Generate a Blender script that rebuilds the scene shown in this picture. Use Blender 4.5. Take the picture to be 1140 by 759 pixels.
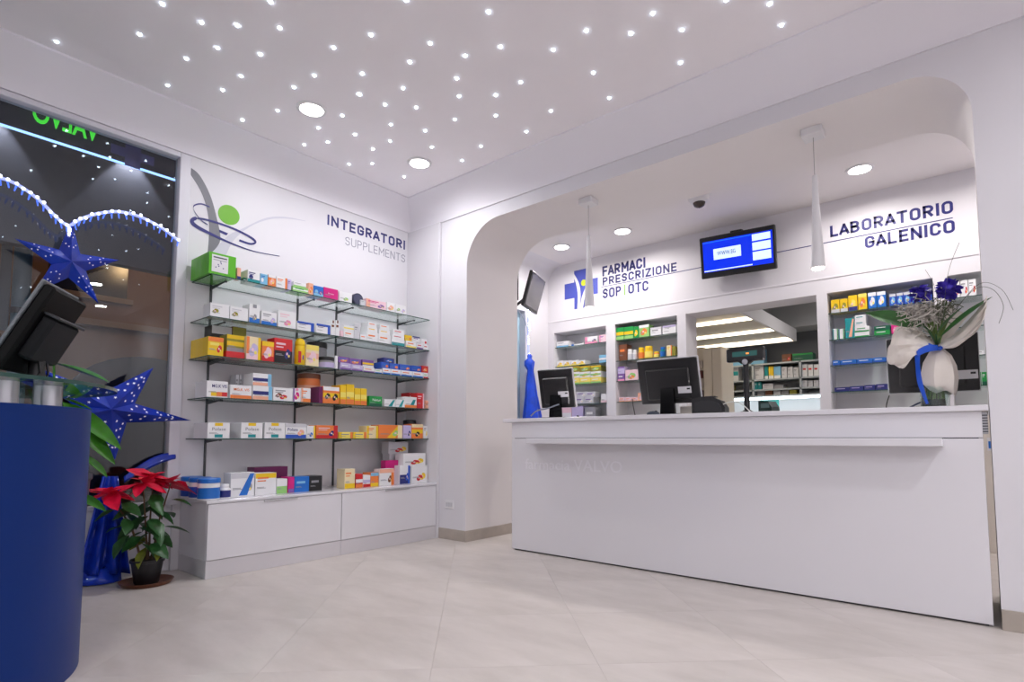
import bpy, bmesh, math, random
from mathutils import Vector, Matrix
random.seed(7)
R = math.radians
for o in list(bpy.data.objects): bpy.data.objects.remove(o, do_unlink=True)
S = bpy.context.scene
COL = S.collection

# ------------------------------------------------------------------ camera
F_PX, PCX, PCY = 630.7, 570.0, 444.8
YAW, PITCH, EYE = R(39.865), R(3.956), 0.95
FW = Vector((-math.sin(YAW)*math.cos(PITCH), math.cos(YAW)*math.cos(PITCH), math.sin(PITCH)))
RT = Vector((math.cos(YAW), math.sin(YAW), 0)); UP = RT.cross(FW)
CAM = Vector((0, 0, EYE))
cam = bpy.data.cameras.new('camera'); camo = bpy.data.objects.new('camera', cam); COL.objects.link(camo)
cam.sensor_fit = 'HORIZONTAL'; cam.sensor_width = 36; cam.lens = F_PX/1140*36
cam.shift_y = (PCY-379.5)/1140; cam.clip_start = 0.05; cam.clip_end = 200
camo.matrix_world = Matrix((( RT.x, UP.x, -FW.x, CAM.x), (RT.y, UP.y, -FW.y, CAM.y), (RT.z, UP.z, -FW.z, CAM.z), (0, 0, 0, 1)))
S.camera = camo

# ------------------------------------------------------------------ world, exposure
W = bpy.data.worlds.new('night'); S.world = W; W.use_nodes = True
W.node_tree.nodes['Background'].inputs[0].default_value = (0.10, 0.13, 0.22, 1)
W.node_tree.nodes['Background'].inputs[1].default_value = 0.06
S.view_settings.view_transform = 'Standard'; S.view_settings.look = 'None'
S.view_settings.gamma = 1; S.view_settings.use_curve_mapping = False
S.view_settings.exposure = 0.0
MAIN_W, WALL_W, INNER_W, PEND_W = 23.5, 11.5, 16.5, 8.0       # watts of a ceiling downlight, of one behind the counter, of a pendant
MAIN_C, INNER_C = (0.97, 0.97, 1.0), (1.0, 0.94, 0.91)

# ------------------------------------------------------------------ photo pixel -> point on a plane of the room
def ray(x, y): return FW*F_PX + RT*(x-PCX) - UP*(y-PCY)
def on_x(x, y, X): d = ray(x, y); return CAM + d*((X-CAM.x)/d.x)
def on_y(x, y, Y): d = ray(x, y); return CAM + d*((Y-CAM.y)/d.y)
def on_z(x, y, Z): d = ray(x, y); return CAM + d*((Z-CAM.z)/d.z)

# room dimensions (metres)
XL, YA, YA2, YB = -4.57, 3.80, 4.56, 6.25       # street wall, arch wall front and back, back wall
XR, YR = 4.0, -3.0                              # side and rear walls behind the camera
ZW, ZC, ZI, ZS = 3.12, 3.37, 3.31, 2.985        # wall top, ceiling, ceiling behind the counter, arch soffit
AX0, AX1 = -3.735, 0.02                         # arch opening

# ------------------------------------------------------------------ materials
def lin(c):
    return tuple(((v/255)/12.92 if v/255 <= 0.04045 else ((v/255+0.055)/1.055)**2.4) for v in c)
_m = {}
def mat(c, rough=0.5, metal=0.0, emit=0.0, coat=0.0, var=0.0, vscale=6.0, bump=0.0, bscale=60.0, spec=0.5):
    k = (c, rough, metal, emit, coat, var, vscale, bump, bscale, spec)
    if k in _m: return _m[k]
    m = bpy.data.materials.new('paint_%d_%d_%d' % c); m.use_nodes = True
    nt = m.node_tree; b = nt.nodes['Principled BSDF']; l = lin(c)
    b.inputs['Base Color'].default_value = (*l, 1); b.inputs['Roughness'].default_value = rough
    b.inputs['Metallic'].default_value = metal; b.inputs['Coat Weight'].default_value = coat
    b.inputs['Specular IOR Level'].default_value = spec
    if emit:
        b.inputs['Emission Color'].default_value = (*l, 1); b.inputs['Emission Strength'].default_value = emit
    tc = nt.nodes.new('ShaderNodeTexCoord')
    if var:
        n = nt.nodes.new('ShaderNodeTexNoise'); n.inputs['Scale'].default_value = vscale; n.inputs['Detail'].default_value = 5
        r = nt.nodes.new('ShaderNodeValToRGB')
        r.color_ramp.elements[0].position = 0.3; r.color_ramp.elements[1].position = 0.7
        r.color_ramp.elements[0].color = (*[v*(1-var) for v in l], 1); r.color_ramp.elements[1].color = (*[min(1, v*(1+var)) for v in l], 1)
        nt.links.new(tc.outputs['Object'], n.inputs['Vector']); nt.links.new(n.outputs['Fac'], r.inputs['Fac']); nt.links.new(r.outputs['Color'], b.inputs['Base Color'])
    if bump:
        n = nt.nodes.new('ShaderNodeTexNoise'); n.inputs['Scale'].default_value = bscale; n.inputs['Detail'].default_value = 3
        bp = nt.nodes.new('ShaderNodeBump'); bp.inputs['Strength'].default_value = bump; bp.inputs['Distance'].default_value = 0.002
        nt.links.new(tc.outputs['Object'], n.inputs['Vector']); nt.links.new(n.outputs['Fac'], bp.inputs['Height']); nt.links.new(bp.outputs['Normal'], b.inputs['Normal'])
    _m[k] = m; return m

def glass(name, tint, base=0.04, edge=0.7, rough=0.0):
    # clear sheet: tinted see-through plus a reflection that grows towards grazing angles
    m = bpy.data.materials.new(name); m.use_nodes = True; nt = m.node_tree; nt.nodes.clear()
    out = nt.nodes.new('ShaderNodeOutputMaterial'); mx = nt.nodes.new('ShaderNodeMixShader')
    t = nt.nodes.new('ShaderNodeBsdfTransparent'); g = nt.nodes.new('ShaderNodeBsdfGlossy')
    t.inputs[0].default_value = (*tint, 1); g.inputs['Roughness'].default_value = rough
    lw = nt.nodes.new('ShaderNodeLayerWeight'); lw.inputs['Blend'].default_value = 0.5
    p = nt.nodes.new('ShaderNodeMath'); p.operation = 'POWER'; p.inputs[1].default_value = 4.0
    ma = nt.nodes.new('ShaderNodeMath'); ma.operation = 'MULTIPLY_ADD'; ma.inputs[1].default_value = edge; ma.inputs[2].default_value = base
    nt.links.new(lw.outputs['Facing'], p.inputs[0]); nt.links.new(p.outputs[0], ma.inputs[0]); nt.links.new(ma.outputs[0], mx.inputs[0])
    nt.links.new(t.outputs[0], mx.inputs[1]); nt.links.new(g.outputs[0], mx.inputs[2]); nt.links.new(mx.outputs[0], out.inputs[0])
    return m

def floor_mat():
    m = bpy.data.materials.new('stone_tile'); m.use_nodes = True; nt = m.node_tree; b = nt.nodes['Principled BSDF']
    tc = nt.nodes.new('ShaderNodeTexCoord'); oi = nt.nodes.new('ShaderNodeObjectInfo')
    mp = nt.nodes.new('ShaderNodeMapping'); mp.inputs['Rotation'].default_value = (0, 0, R(43.5)); mp.inputs['Scale'].default_value = (1.1, 3.0, 1)
    n1 = nt.nodes.new('ShaderNodeTexNoise'); n1.inputs['Scale'].default_value = 1.6; n1.inputs['Detail'].default_value = 8; n1.inputs['Roughness'].default_value = 0.62
    ad = nt.nodes.new('ShaderNodeVectorMath'); ad.operation = 'ADD'
    sc = nt.nodes.new('ShaderNodeMath'); sc.operation = 'MULTIPLY'; sc.inputs[1].default_value = 37.0
    r = nt.nodes.new('ShaderNodeValToRGB'); r.color_ramp.elements[0].position = 0.28; r.color_ramp.elements[1].position = 0.72
    r.color_ramp.elements[0].color = (*lin((192, 184, 178)), 1); r.color_ramp.elements[1].color = (*lin((214, 206, 201)), 1)
    n2 = nt.nodes.new('ShaderNodeTexNoise'); n2.inputs['Scale'].default_value = 14; n2.inputs['Detail'].default_value = 4
    rr = nt.nodes.new('ShaderNodeMapRange'); rr.inputs[3].default_value = 0.30; rr.inputs[4].default_value = 0.46
    L = nt.links.new
    L(tc.outputs['Object'], mp.inputs['Vector']); L(oi.outputs['Random'], sc.inputs[0]); L(mp.outputs[0], ad.inputs[0]); L(sc.outputs[0], ad.inputs[1])
    L(ad.outputs[0], n1.inputs['Vector']); L(n1.outputs['Fac'], r.inputs['Fac']); L(r.outputs[0], b.inputs['Base Color'])
    L(tc.outputs['Object'], n2.inputs['Vector']); L(n2.outputs['Fac'], rr.inputs[0]); L(rr.outputs[0], b.inputs['Roughness'])
    return m

C = dict(W=(236, 236, 238), O=(238, 130, 62), Y=(240, 200, 30), R=(205, 38, 44), B=(30, 110, 200), N=(38, 44, 120), G=(30, 150, 70), T=(20, 145, 150),
         P=(125, 85, 160), K=(235, 150, 185), M=(215, 30, 130), BK=(28, 27, 30), BR=(120, 70, 45), GY=(150, 150, 156), LB=(130, 190, 225), LG=(150, 205, 120),
         LV=(196, 184, 222), CR=(240, 222, 180), OL=(150, 145, 50), DG=(20, 95, 70), PK=(240, 205, 215), FL=(240, 178, 150), LY=(246, 226, 110), LGY=(208, 208, 214),
         BG=(95, 185, 40), SB=(40, 85, 190), DP=(110, 25, 85))
def pm(n, rough=0.38): return mat(C[n], rough)
WALL = mat((226, 224, 229), 0.6, var=0.012, vscale=2.0, bump=0.05, bscale=120)
CEIL = mat((240, 237, 243), 0.7, var=0.01, vscale=2.0)
STAR_CEIL = mat((250, 246, 250), 0.6, var=0.01)
JAMB = mat((236, 231, 231), 0.6, var=0.012, vscale=2.0)
LAMINATE = mat((228, 226, 231), 0.16, coat=0.3, var=0.008, vscale=1.5)
WHITE = mat((230, 229, 232), 0.35)
BASEB = mat((178, 168, 158), 0.45, var=0.08, vscale=9)
STEEL = mat((190, 190, 194), 0.28, metal=1.0, var=0.05)
DARKMETAL = mat((84, 87, 90), 0.4, metal=0.6, var=0.05)
BLACK = mat((24, 24, 26), 0.35, var=0.1)
BLACKG = mat((14, 14, 16), 0.12)
NAVY = mat((44, 44, 118), 0.5)
GLASS = glass('shelf_glass', (0.93, 0.975, 0.955), 0.05, 0.5)
PANE = glass('window_glass', (0.90, 0.93, 0.94), 0.055, 0.75)
GEDGE = mat((52, 82, 76), 0.15)

# ------------------------------------------------------------------ mesh builder
_txt = {}
def text_mesh(s, bold=0.0):
    k = (s, bold)
    if k not in _txt:
        cu = bpy.data.curves.new('lettering', 'FONT'); cu.body = s; cu.offset = bold; cu.resolution_u = 4; cu.fill_mode = 'FRONT'
        o = bpy.data.objects.new('lettering', cu); COL.objects.link(o); bpy.context.view_layer.update()
        me = bpy.data.meshes.new_from_object(o.evaluated_get(bpy.context.evaluated_depsgraph_get()))
        vs = [v.co.copy() for v in me.vertices]; fs = [tuple(p.vertices) for p in me.polygons]
        bpy.data.objects.remove(o); bpy.data.curves.remove(cu); bpy.data.meshes.remove(me)
        x0 = min(v.x for v in vs); x1 = max(v.x for v in vs); y0 = min(v.y for v in vs); y1 = max(v.y for v in vs)
        _txt[k] = ([((v.x-x0)/(x1-x0), (v.y-y0)/(y1-y0)) for v in vs], fs)
    return _txt[k]

def glyph(ch):
    """centre lines of a plain rounded sans capital, height 1; returns width and polylines"""
    w = dict(I=0.0, M=.66, W=.86, A=.60, V=.60, O=.52, G=.50, C=.50, T=.52, L=.42, E=.44, F=.42, S=.48, P=.48, R=.50, B=.50, N=.54, Z=.50, U=.52, D=.52).get(ch, .5)
    r = .24
    def arc(cx, cy, a0, a1, rx=r, ry=r, n=6): return [(cx+rx*math.cos(R(a0+(a1-a0)*k/n)), cy+ry*math.sin(R(a0+(a1-a0)*k/n))) for k in range(n+1)]
    if ch == 'I': p = [[(0, 0), (0, 1)]]
    elif ch == 'L': p = [[(0, 1), (0, 0), (w, 0)]]
    elif ch == 'T': p = [[(0, 1), (w, 1)], [(w/2, 1), (w/2, 0)]]
    elif ch == 'E': p = [[(w, 1), (0, 1), (0, 0), (w, 0)], [(0, .5), (w*.88, .5)]]
    elif ch == 'F': p = [[(w, 1), (0, 1), (0, 0)], [(0, .5), (w*.88, .5)]]
    elif ch == 'N': p = [[(0, 0), (0, 1), (w, 0), (w, 1)]]
    elif ch == 'M': p = [[(0, 0), (0, 1), (w/2, .35), (w, 1), (w, 0)]]
    elif ch == 'W': p = [[(0, 1), (w*.25, 0), (w*.5, .85), (w*.75, 0), (w, 1)]]
    elif ch == 'A': p = [[(0, 0), (w/2, 1), (w, 0)], [(w*.16, .27), (w*.84, .27)]]
    elif ch == 'V': p = [[(0, 1), (w/2, 0), (w, 1)]]
    elif ch == 'Z': p = [[(0, 1), (w, 1), (0, 0), (w, 0)]]
    elif ch == 'O': q = arc(w-r, 1-r, 0, 90)+arc(r, 1-r, 90, 180)+arc(r, r, 180, 270)+arc(w-r, r, 270, 360); p = [q+[q[0]]]
    elif ch == 'C': p = [arc(w-r, 1-r, 8, 90)+arc(r, 1-r, 90, 180)+arc(r, r, 180, 270)+arc(w-r, r, 270, 352)]
    elif ch == 'G': p = [arc(w-r, 1-r, 8, 90)+arc(r, 1-r, 90, 180)+arc(r, r, 180, 270)+arc(w-r, r, 270, 360)+[(w, .46), (w*.55, .46)]]
    elif ch == 'S': p = [arc(w-.24, .75, 15, 90, .24, .25)+arc(.24, .75, 90, 270, .24, .235)[0:7]+arc(w-.24, .26, 90, -90, .24, .26)+arc(.24, .25, 270, 195, .24, .25)]
    elif ch in 'PR':
        p = [[(0, 0), (0, 1)]+arc(w-.26, .735, 90, -90, .26, .265)+[(0, .47)]]
        if ch == 'R': p.append([(w*.45, .47), (w, 0)])
    elif ch == 'B': p = [[(0, 0), (0, 1)]+arc(w-.27, .76, 90, -90, .24, .24)+[(0, .52)], [(w*.4, .52)]+arc(w-.26, .26, 90, -90, .26, .26)+[(0, 0)]]
    elif ch == 'U': p = [[(0, 1)]+arc(r, r, 180, 270)+arc(w-r, r, 270, 360)+[(w, 1)]]
    elif ch == 'D': p = [[(0, 0), (0, 1)]+arc(w-.3, .7, 90, 0, .3, .3)+arc(w-.3, .3, 0, -90, .3, .3)+[(0, 0)]]
    else: p = [[(0, 0), (w, 0)]]
    return w, p

class MB:
    def strokes(s, st, o, ux, uz, nrm, th, m, gap=.16, depth=.001):
        """monoline lettering filling the box ux x uz; th = stroke in letter heights"""
        o = Vector(o); ux = Vector(ux); uz = Vector(uz); nrm = Vector(nrm); H = uz.length; x = th/2; segs = []
        for ch in st:
            w, ps = glyph(ch); kern = .09 if ch in 'AV' else 0.0; x -= kern if segs else 0; segs.append((x, ps, ch)); x += w+th+gap-kern
        tot = x-gap-th/2; kx = ux.length/(tot*H); eu = ux.normalized(); ev = uz.normalized(); yy = lambda v: th/2+v*(1-th)
        for x0, ps, ch_ in segs:
            cut = []
            for pl in ps:
                cur = [pl[0]]
                for i in range(1, len(pl)):
                    cur.append(pl[i])
                    if i < len(pl)-1:
                        u = Vector((pl[i][0]-pl[i-1][0], pl[i][1]-pl[i-1][1])); v = Vector((pl[i+1][0]-pl[i][0], pl[i+1][1]-pl[i][1]))
                        if u.length > 1e-6 and v.length > 1e-6 and u.normalized().dot(v.normalized()) < .6: cut.append(cur); cur = [pl[i]]
                cut.append(cur)
            for pl in cut:
                diag = len(pl) == 2 and abs(pl[0][0]-pl[1][0]) > .05 and abs(pl[0][1]-pl[1][1]) > .05; ex = (.6 if ch_ in 'AVWM' else .2) if diag else 1.0
                P = [Vector(((x0+a)*H*kx, yy(b)*H, 0)) for a, b in pl]; L = []; Rr = []; closed = (P[0]-P[-1]).length < 1e-6
                n = len(P); hw = th*H/2
                for i in range(n):
                    a = P[i-1] if i > 0 else (P[-2] if closed else P[i]); b = P[(i+1)] if i < n-1 else (P[1] if closed else P[i])
                    d0 = (P[i]-a); d1 = (b-P[i]); d0 = d0.normalized() if d0.length > 1e-9 else d1.normalized(); d1 = d1.normalized() if d1.length > 1e-9 else d0
                    n0 = Vector((-d0.y, d0.x, 0)); n1 = Vector((-d1.y, d1.x, 0)); bis = (n0+n1); bis = bis.normalized() if bis.length > 1e-6 else n0
                    k = min(1.3, 1/max(.2, bis.dot(n1))); L.append(P[i]+bis*hw*k); Rr.append(P[i]-bis*hw*k)
                    if i == 0 and not closed: L[0] = P[0]+n1*hw-d1*hw*ex; Rr[0] = P[0]-n1*hw-d1*hw*ex
                    if i == n-1 and not closed: L[-1] = P[i]+n0*hw+d0*hw*ex; Rr[-1] = P[i]-n0*hw+d0*hw*ex
                to = lambda q, dz: o+eu*q.x+ev*q.y+nrm*dz
                vs = []; fs = []
                for a, b in zip(L, Rr): vs += [to(a, 0), to(b, 0), to(b, depth), to(a, depth)]
                for i in range(n-1):
                    c = 4*i; fs += [(c+k, c+(k+1) % 4, c+4+(k+1) % 4, c+4+k) for k in range(4)]
                fs += [(0, 1, 2, 3), (4*n-1, 4*n-2, 4*n-3, 4*n-4)]
                s.add(vs, fs, m)
        return s
    def __init__(s): s.v = []; s.f = []; s.fm = []; s.ms = []
    def mi(s, m):
        if m not in s.ms: s.ms.append(m)
        return s.ms.index(m)
    def add(s, vs, fs, m):
        o = len(s.v); i = s.mi(m); s.v += [Vector(v) for v in vs]
        for f in fs: s.f.append(tuple(o+k for k in f)); s.fm.append(i)
        return s
    def box(s, x0, y0, z0, x1, y1, z1, m, b=0.0):
        lo = (min(x0, x1), min(y0, y1), min(z0, z1)); hi = (max(x0, x1), max(y0, y1), max(z0, z1))
        b = min(b, *[(hi[i]-lo[i])*0.4 for i in range(3)])
        if b <= 0:
            vs = [(hi[0] if i & 1 else lo[0], hi[1] if i & 2 else lo[1], hi[2] if i & 4 else lo[2]) for i in range(8)]
            return s.add(vs, [(0, 2, 3, 1), (4, 5, 7, 6), (0, 1, 5, 4), (2, 6, 7, 3), (0, 4, 6, 2), (1, 3, 7, 5)], m)
        vs = []
        for i in range(8):
            sg = [1 if i >> k & 1 else 0 for k in range(3)]
            for a in range(3):
                vs.append([(hi[k] if sg[k] else lo[k]) + (0 if k == a else (-b if sg[k] else b)) for k in range(3)])
        fs = []
        for a in range(3):
            p, q = (a+1) % 3, (a+2) % 3
            for sg in (0, 1):
                fs.append([3*((sg << a) | (u << p) | (w << q))+a for u, w in ((0, 0), (1, 0), (1, 1), (0, 1))])
            for u in (0, 1):
                for w in (0, 1):
                    c0 = (u << p) | (w << q); c1 = c0 | (1 << a)
                    fs.append([3*c0+p, 3*c0+q, 3*c1+q, 3*c1+p])
        fs += [[3*i, 3*i+1, 3*i+2] for i in range(8)]
        return s.add(vs, fs, m)
    def obox(s, c, ax, ay, az, hx, hy, hz, m, b=0.0):
        t = MB(); t.box(-hx, -hy, -hz, hx, hy, hz, m, b); c = Vector(c)
        return s.add([c+ax*v.x+ay*v.y+az*v.z for v in t.v], t.f, m)
    def cyl(s, p0, p1, r0, r1, m, n=16, cap=True):
        p0 = Vector(p0); p1 = Vector(p1); d = (p1-p0).normalized()
        a = d.orthogonal().normalized(); b = d.cross(a); vs = []
        for p, r in ((p0, r0), (p1, r1)):
            vs += [p+(a*math.cos(2*math.pi*i/n)+b*math.sin(2*math.pi*i/n))*r for i in range(n)]
        fs = [(i, (i+1) % n, n+(i+1) % n, n+i) for i in range(n)]
        if cap: fs += [tuple(range(n-1, -1, -1)), tuple(range(n, 2*n))]
        return s.add(vs, fs, m)
    def lathe(s, prof, m, c=(0, 0, 0), n=24, sx=1.0, sy=1.0):
        c = Vector(c); vs = []; k = len(prof)
        for r, z in prof: vs += [c+Vector((r*sx*math.cos(2*math.pi*i/n), r*sy*math.sin(2*math.pi*i/n), z)) for i in range(n)]
        fs = [(j*n+i, j*n+(i+1) % n, (j+1)*n+(i+1) % n, (j+1)*n+i) for j in range(k-1) for i in range(n)]
        fs += [tuple(range(n-1, -1, -1)), tuple(range((k-1)*n, k*n))]
        return s.add(vs, fs, m)
    def tube(s, pts, r, m, n=6):
        pts = [Vector(p) for p in pts]; rs = r if isinstance(r, list) else [r]*len(pts); vs = []; k = len(pts)
        a = None
        for i, p in enumerate(pts):
            d = (pts[min(i+1, k-1)]-pts[max(i-1, 0)]).normalized()
            a = d.orthogonal().normalized() if a is None else (a-d*a.dot(d)).normalized()
            b = d.cross(a)
            vs += [p+(a*math.cos(2*math.pi*j/n)+b*math.sin(2*math.pi*j/n))*rs[i] for j in range(n)]
        fs = [(j*n+i, j*n+(i+1) % n, (j+1)*n+(i+1) % n, (j+1)*n+i) for j in range(k-1) for i in range(n)]
        fs += [tuple(range(n-1, -1, -1)), tuple(range((k-1)*n, k*n))]
        return s.add(vs, fs, m)
    def prism(s, pts, off, m):
        pts = [Vector(p) for p in pts]; off = Vector(off); n = len(pts)
        fs = [tuple(range(n)), tuple(range(2*n-1, n-1, -1))] + [(i, n+i, n+(i+1) % n, (i+1) % n) for i in range(n)]
        return s.add(pts+[p+off for p in pts], fs, m)
    def quad(s, a, b, c, d, m): return s.add([a, b, c, d], [(0, 1, 2, 3)], m)
    def grid(s, rows, m):
        k = len(rows[0]); n = len(rows)
        return s.add([p for r in rows for p in r], [(j*k+i, j*k+i+1, (j+1)*k+i+1, (j+1)*k+i) for j in range(n-1) for i in range(k-1)], m)
    def ball(s, c, r, m, n=10, k=6, sx=1, sy=1, sz=1):
        t = MB(); t.lathe([(r*math.sin(math.pi*max(.02, min(.98, j/k))), -r*math.cos(math.pi*j/k)) for j in range(k+1)], m, n=n)
        return s.add([Vector(c)+Vector((v.x*sx, v.y*sy, v.z*sz)) for v in t.v], t.f, m)
    def text(s, st, o, ux, uz, m, bold=0.0):
        vs, fs = text_mesh(st, bold); o = Vector(o); ux = Vector(ux); uz = Vector(uz)
        return s.add([o+ux*a+uz*b for a, b in vs], fs, m)
    def build(s, name, parent=None, smooth=False, world=False, solid=0.0, recalc=True):
        me = bpy.data.meshes.new(name); off = parent.location if (parent is not None and world) else Vector()
        me.from_pydata([tuple(v-off) for v in s.v], [], s.f)
        for m in s.ms: me.materials.append(m)
        me.polygons.foreach_set('material_index', s.fm)
        if recalc:
            bm = bmesh.new(); bm.from_mesh(me); bmesh.ops.recalc_face_normals(bm, faces=bm.faces[:]); bm.to_mesh(me); bm.free()
        if smooth:
            me.polygons.foreach_set('use_smooth', [True]*len(me.polygons)); me.set_sharp_from_angle(angle=R(38))
        me.update(); o = bpy.data.objects.new(name, me); COL.objects.link(o)
        if parent is not None: o.parent = parent
        if solid:
            md = o.modifiers.new('thickness', 'SOLIDIFY'); md.thickness = solid; md.offset = 0
        return o

def tag(o, label=None, cat=None, group=None, kind=None):
    if label: o['label'] = label
    if cat: o['category'] = cat
    if group: o['group'] = group
    if kind: o['kind'] = kind
    return o
def empty(name, loc, rz=0.0, label=None, cat=None, group=None, kind=None):
    o = bpy.data.objects.new(name, None); o.empty_display_size = 0.1; COL.objects.link(o)
    o.location = loc; o.rotation_euler = (0, 0, rz); return tag(o, label, cat, group, kind)
def struct(o): o['kind'] = 'structure'; return o
def link_copy(o, parent=None):
    c = o.copy(); COL.objects.link(c)
    if parent is not None: c.parent = parent
    return c
def clip_poly(poly, x0, y0, x1, y1):
    for ax, v, sg in ((0, x0, 1), (0, x1, -1), (1, y0, 1), (1, y1, -1)):
        out = []
        for i, p in enumerate(poly):
            q = poly[(i+1) % len(poly)]; dp = (p[ax]-v)*sg; dq = (q[ax]-v)*sg
            if dp >= 0: out.append(p)
            if dp*dq < 0:
                t = dp/(dp-dq); out.append((p[0]+(q[0]-p[0])*t, p[1]+(q[1]-p[1])*t))
        poly = out
        if len(poly) < 3: return []
    return poly

# =================================================================== SETTING
# ---- floor: slab with stone tiles laid on the diagonal
fl = struct(MB().box(-4.75, YR-.2, -.12, XR+.2, 11.0, -.004, mat((186, 177, 170), .7)).build('floor'))
FT = floor_mat(); ang = R(43.5); ts = 0.70
ta = Vector((math.cos(ang), math.sin(ang))); tb = Vector((-math.sin(ang), math.cos(ang))); t0 = Vector((-1.302, 2.128))
for i in range(-12, 13):
    for j in range(-12, 13):
        g = .0005
        q = [t0+ta*(i*ts+u)+tb*(j*ts+w) for u, w in ((g, g), (ts-g, g), (ts-g, ts-g), (g, ts-g))]
        p = clip_poly([(c.x, c.y) for c in q], XL-.06, -1.4, 1.4, YB)
        if not p: continue
        ar = abs(sum(p[k][0]*p[(k+1) % len(p)][1]-p[(k+1) % len(p)][0]*p[k][1] for k in range(len(p))))/2
        if ar < .002: continue
        MB().prism([(x, y, 0) for x, y in p], (0, 0, -.004), FT).build('tile', fl)

# ---- street wall with two window openings
wl = MB()
W1Y0, W1Y1, W1Z0, W1Z1 = -1.6, 1.615, 0.47, 3.072
W2Y0, W2Y1, W2Z0, W2Z1 = 4.75, 5.76, 0.30, 2.62
XO = XL-.085
wl.box(XO, YR, 0, XL, W1Y0, 3.6, WALL); wl.box(XO, W1Y0, 0, XL-.03, W1Y1, W1Z0, WALL); wl.box(XO, W1Y0, W1Z1, XL, W1Y1, 3.6, WALL)
wl.box(XO, W1Y1, 0, XL, W2Y0, 3.6, WALL); wl.box(XO, W2Y0, 0, XL, W2Y1, W2Z0, WALL); wl.box(XO, W2Y0, W2Z1, XL, W2Y1, 3.6, WALL)
wl.box(XO, W2Y1, 0, XL, 11, 3.6, WALL)
struct(wl.build('wall_left'))
# ---- arch wall
pts = [(XL, 0), (XL, 3.6), (XR, 3.6), (XR, 0), (AX1, 0)]
r = .30; pts += [(AX1-r+r*math.cos(R(a)), ZS-r+r*math.sin(R(a))) for a in range(0, 91, 6)]
r = .40; pts += [(AX0+r+r*math.cos(R(a)), ZS-r+r*math.sin(R(a))) for a in range(90, 181, 6)]
pts += [(AX0, 0)]
aw = MB().prism([(x, YA, z) for x, z in pts], (0, YA2-YA, 0), WALL)
jm = aw.mi(JAMB)
for k, f in enumerate(aw.f):
    if len(f) == 4 and k-2 >= 4 and k-2 < len(pts)-1: aw.fm[k] = jm
struct(aw.build('wall_arch', smooth=True))
# ---- other walls of the room
struct(MB().box(XR, YR, 0, XR+.2, YA, 3.6, WALL).build('wall_right'))
struct(MB().box(XL, YR-.2, 0, XR, YR, 3.6, WALL).build('wall_rear'))
struct(MB().box(0.9, YA2, 0, 1.05, 11, 3.6, WALL).build('wall_inner_right'))
# ---- ceilings and the sloping cove between wall and star ceiling
struct(MB().box(XL, YR, ZC, XR, YA, ZC+.2, STAR_CEIL).build('ceiling'))
struct(MB().box(XL, YA2, ZI, 0.9, YB, ZI+.2, JAMB).build('ceiling_inner'))
CE = .22
room = [(XL, YR), (XR, YR), (XR, YA), (XL, YA)]
inn = [(XL+CE, YR+CE), (XR-CE, YR+CE), (XR-CE, YA-CE), (XL+CE, YA-CE)]
for k in range(4):
    a, b = room[k], room[(k+1) % 4]; c, d = inn[(k+1) % 4], inn[k]
    t = MB(); st = 6; rows = []
    for q in range(st+1):
        th = q/st*math.pi/2; u = (1-math.cos(th))*.35+.65*q/st; zz = math.sin(th)*.35+.65*q/st
        rows.append([(a[0]+(d[0]-a[0])*u, a[1]+(d[1]-a[1])*u, ZW+(ZC-.014-ZW)*zz), (b[0]+(c[0]-b[0])*u, b[1]+(c[1]-b[1])*u, ZW+(ZC-.014-ZW)*zz)])
    rows.append([(d[0], d[1], ZC), (c[0], c[1], ZC)])
    rows.insert(0, [(a[0], a[1], ZW-.012), (b[0], b[1], ZW-.012)])
    n = Vector((-(b[1]-a[1]), b[0]-a[0], 0)).normalized()*.012
    rows[1:2] = [[tuple(Vector(rows[0][0])+n), tuple(Vector(rows[0][1])+n)], [tuple(Vector(rows[1][0])+n), tuple(Vector(rows[1][1])+n)]]
    t.grid(rows, CEIL); struct(t.build('trim_%d' % (k+1), smooth=True))
# fillet where the street wall curves into the ceiling behind the counter
fr = .26; rows = []
for q in range(0, 91, 9):
    a = R(180-q); rows.append([(XL+fr+fr*math.cos(a), y, ZI-fr+fr*math.sin(a)) for y in (YA2, YB)])
struct(MB().grid(rows, WALL).build('trim_5', smooth=True))
# ---- baseboards
BH = .10
struct(MB().box(-4.085, YA-.012, 0, AX0+.012, YA, BH, BASEB, .002).build('baseboard_pier'))
struct(MB().box(AX0, YA, 0, AX0+.012, YA2, BH, BASEB, .002).build('baseboard_jamb'))
struct(MB().box(AX1, YA-.014, 0, XR, YA, BH, BASEB, .002).build('baseboard_right'))
struct(MB().box(AX1-.0, YA, 0, AX1+.001, YA2, BH, BASEB).build('baseboard_opening'))

# ---- back wall: white joinery with four niches and an opening into the laboratory
BW = MB(); NT = 2.39; ND = .32
cols = [(-4.47, -3.66), (-3.53, -2.71), (-2.605, -1.245), (-1.15, -.305), (-.20, .60)]
xs = [XL]+[v for c in cols for v in c]+[0.9]
for k in range(0, len(xs), 2): BW.box(xs[k], YB, 0, xs[k+1], YB+ND, NT, WALL)
BW.box(XL, YB, NT, .9, YB+ND, 3.6, WALL)
BW.box(XL, YB-.006, NT+.145, .9, YB, NT+.165, WALL, .003)
for k, c in enumerate(cols):
    if k != 2: BW.box(c[0], YB+ND-.02, 0, c[1], YB+ND, NT, WALL)
struct(BW.build('wall_back'))

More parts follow.
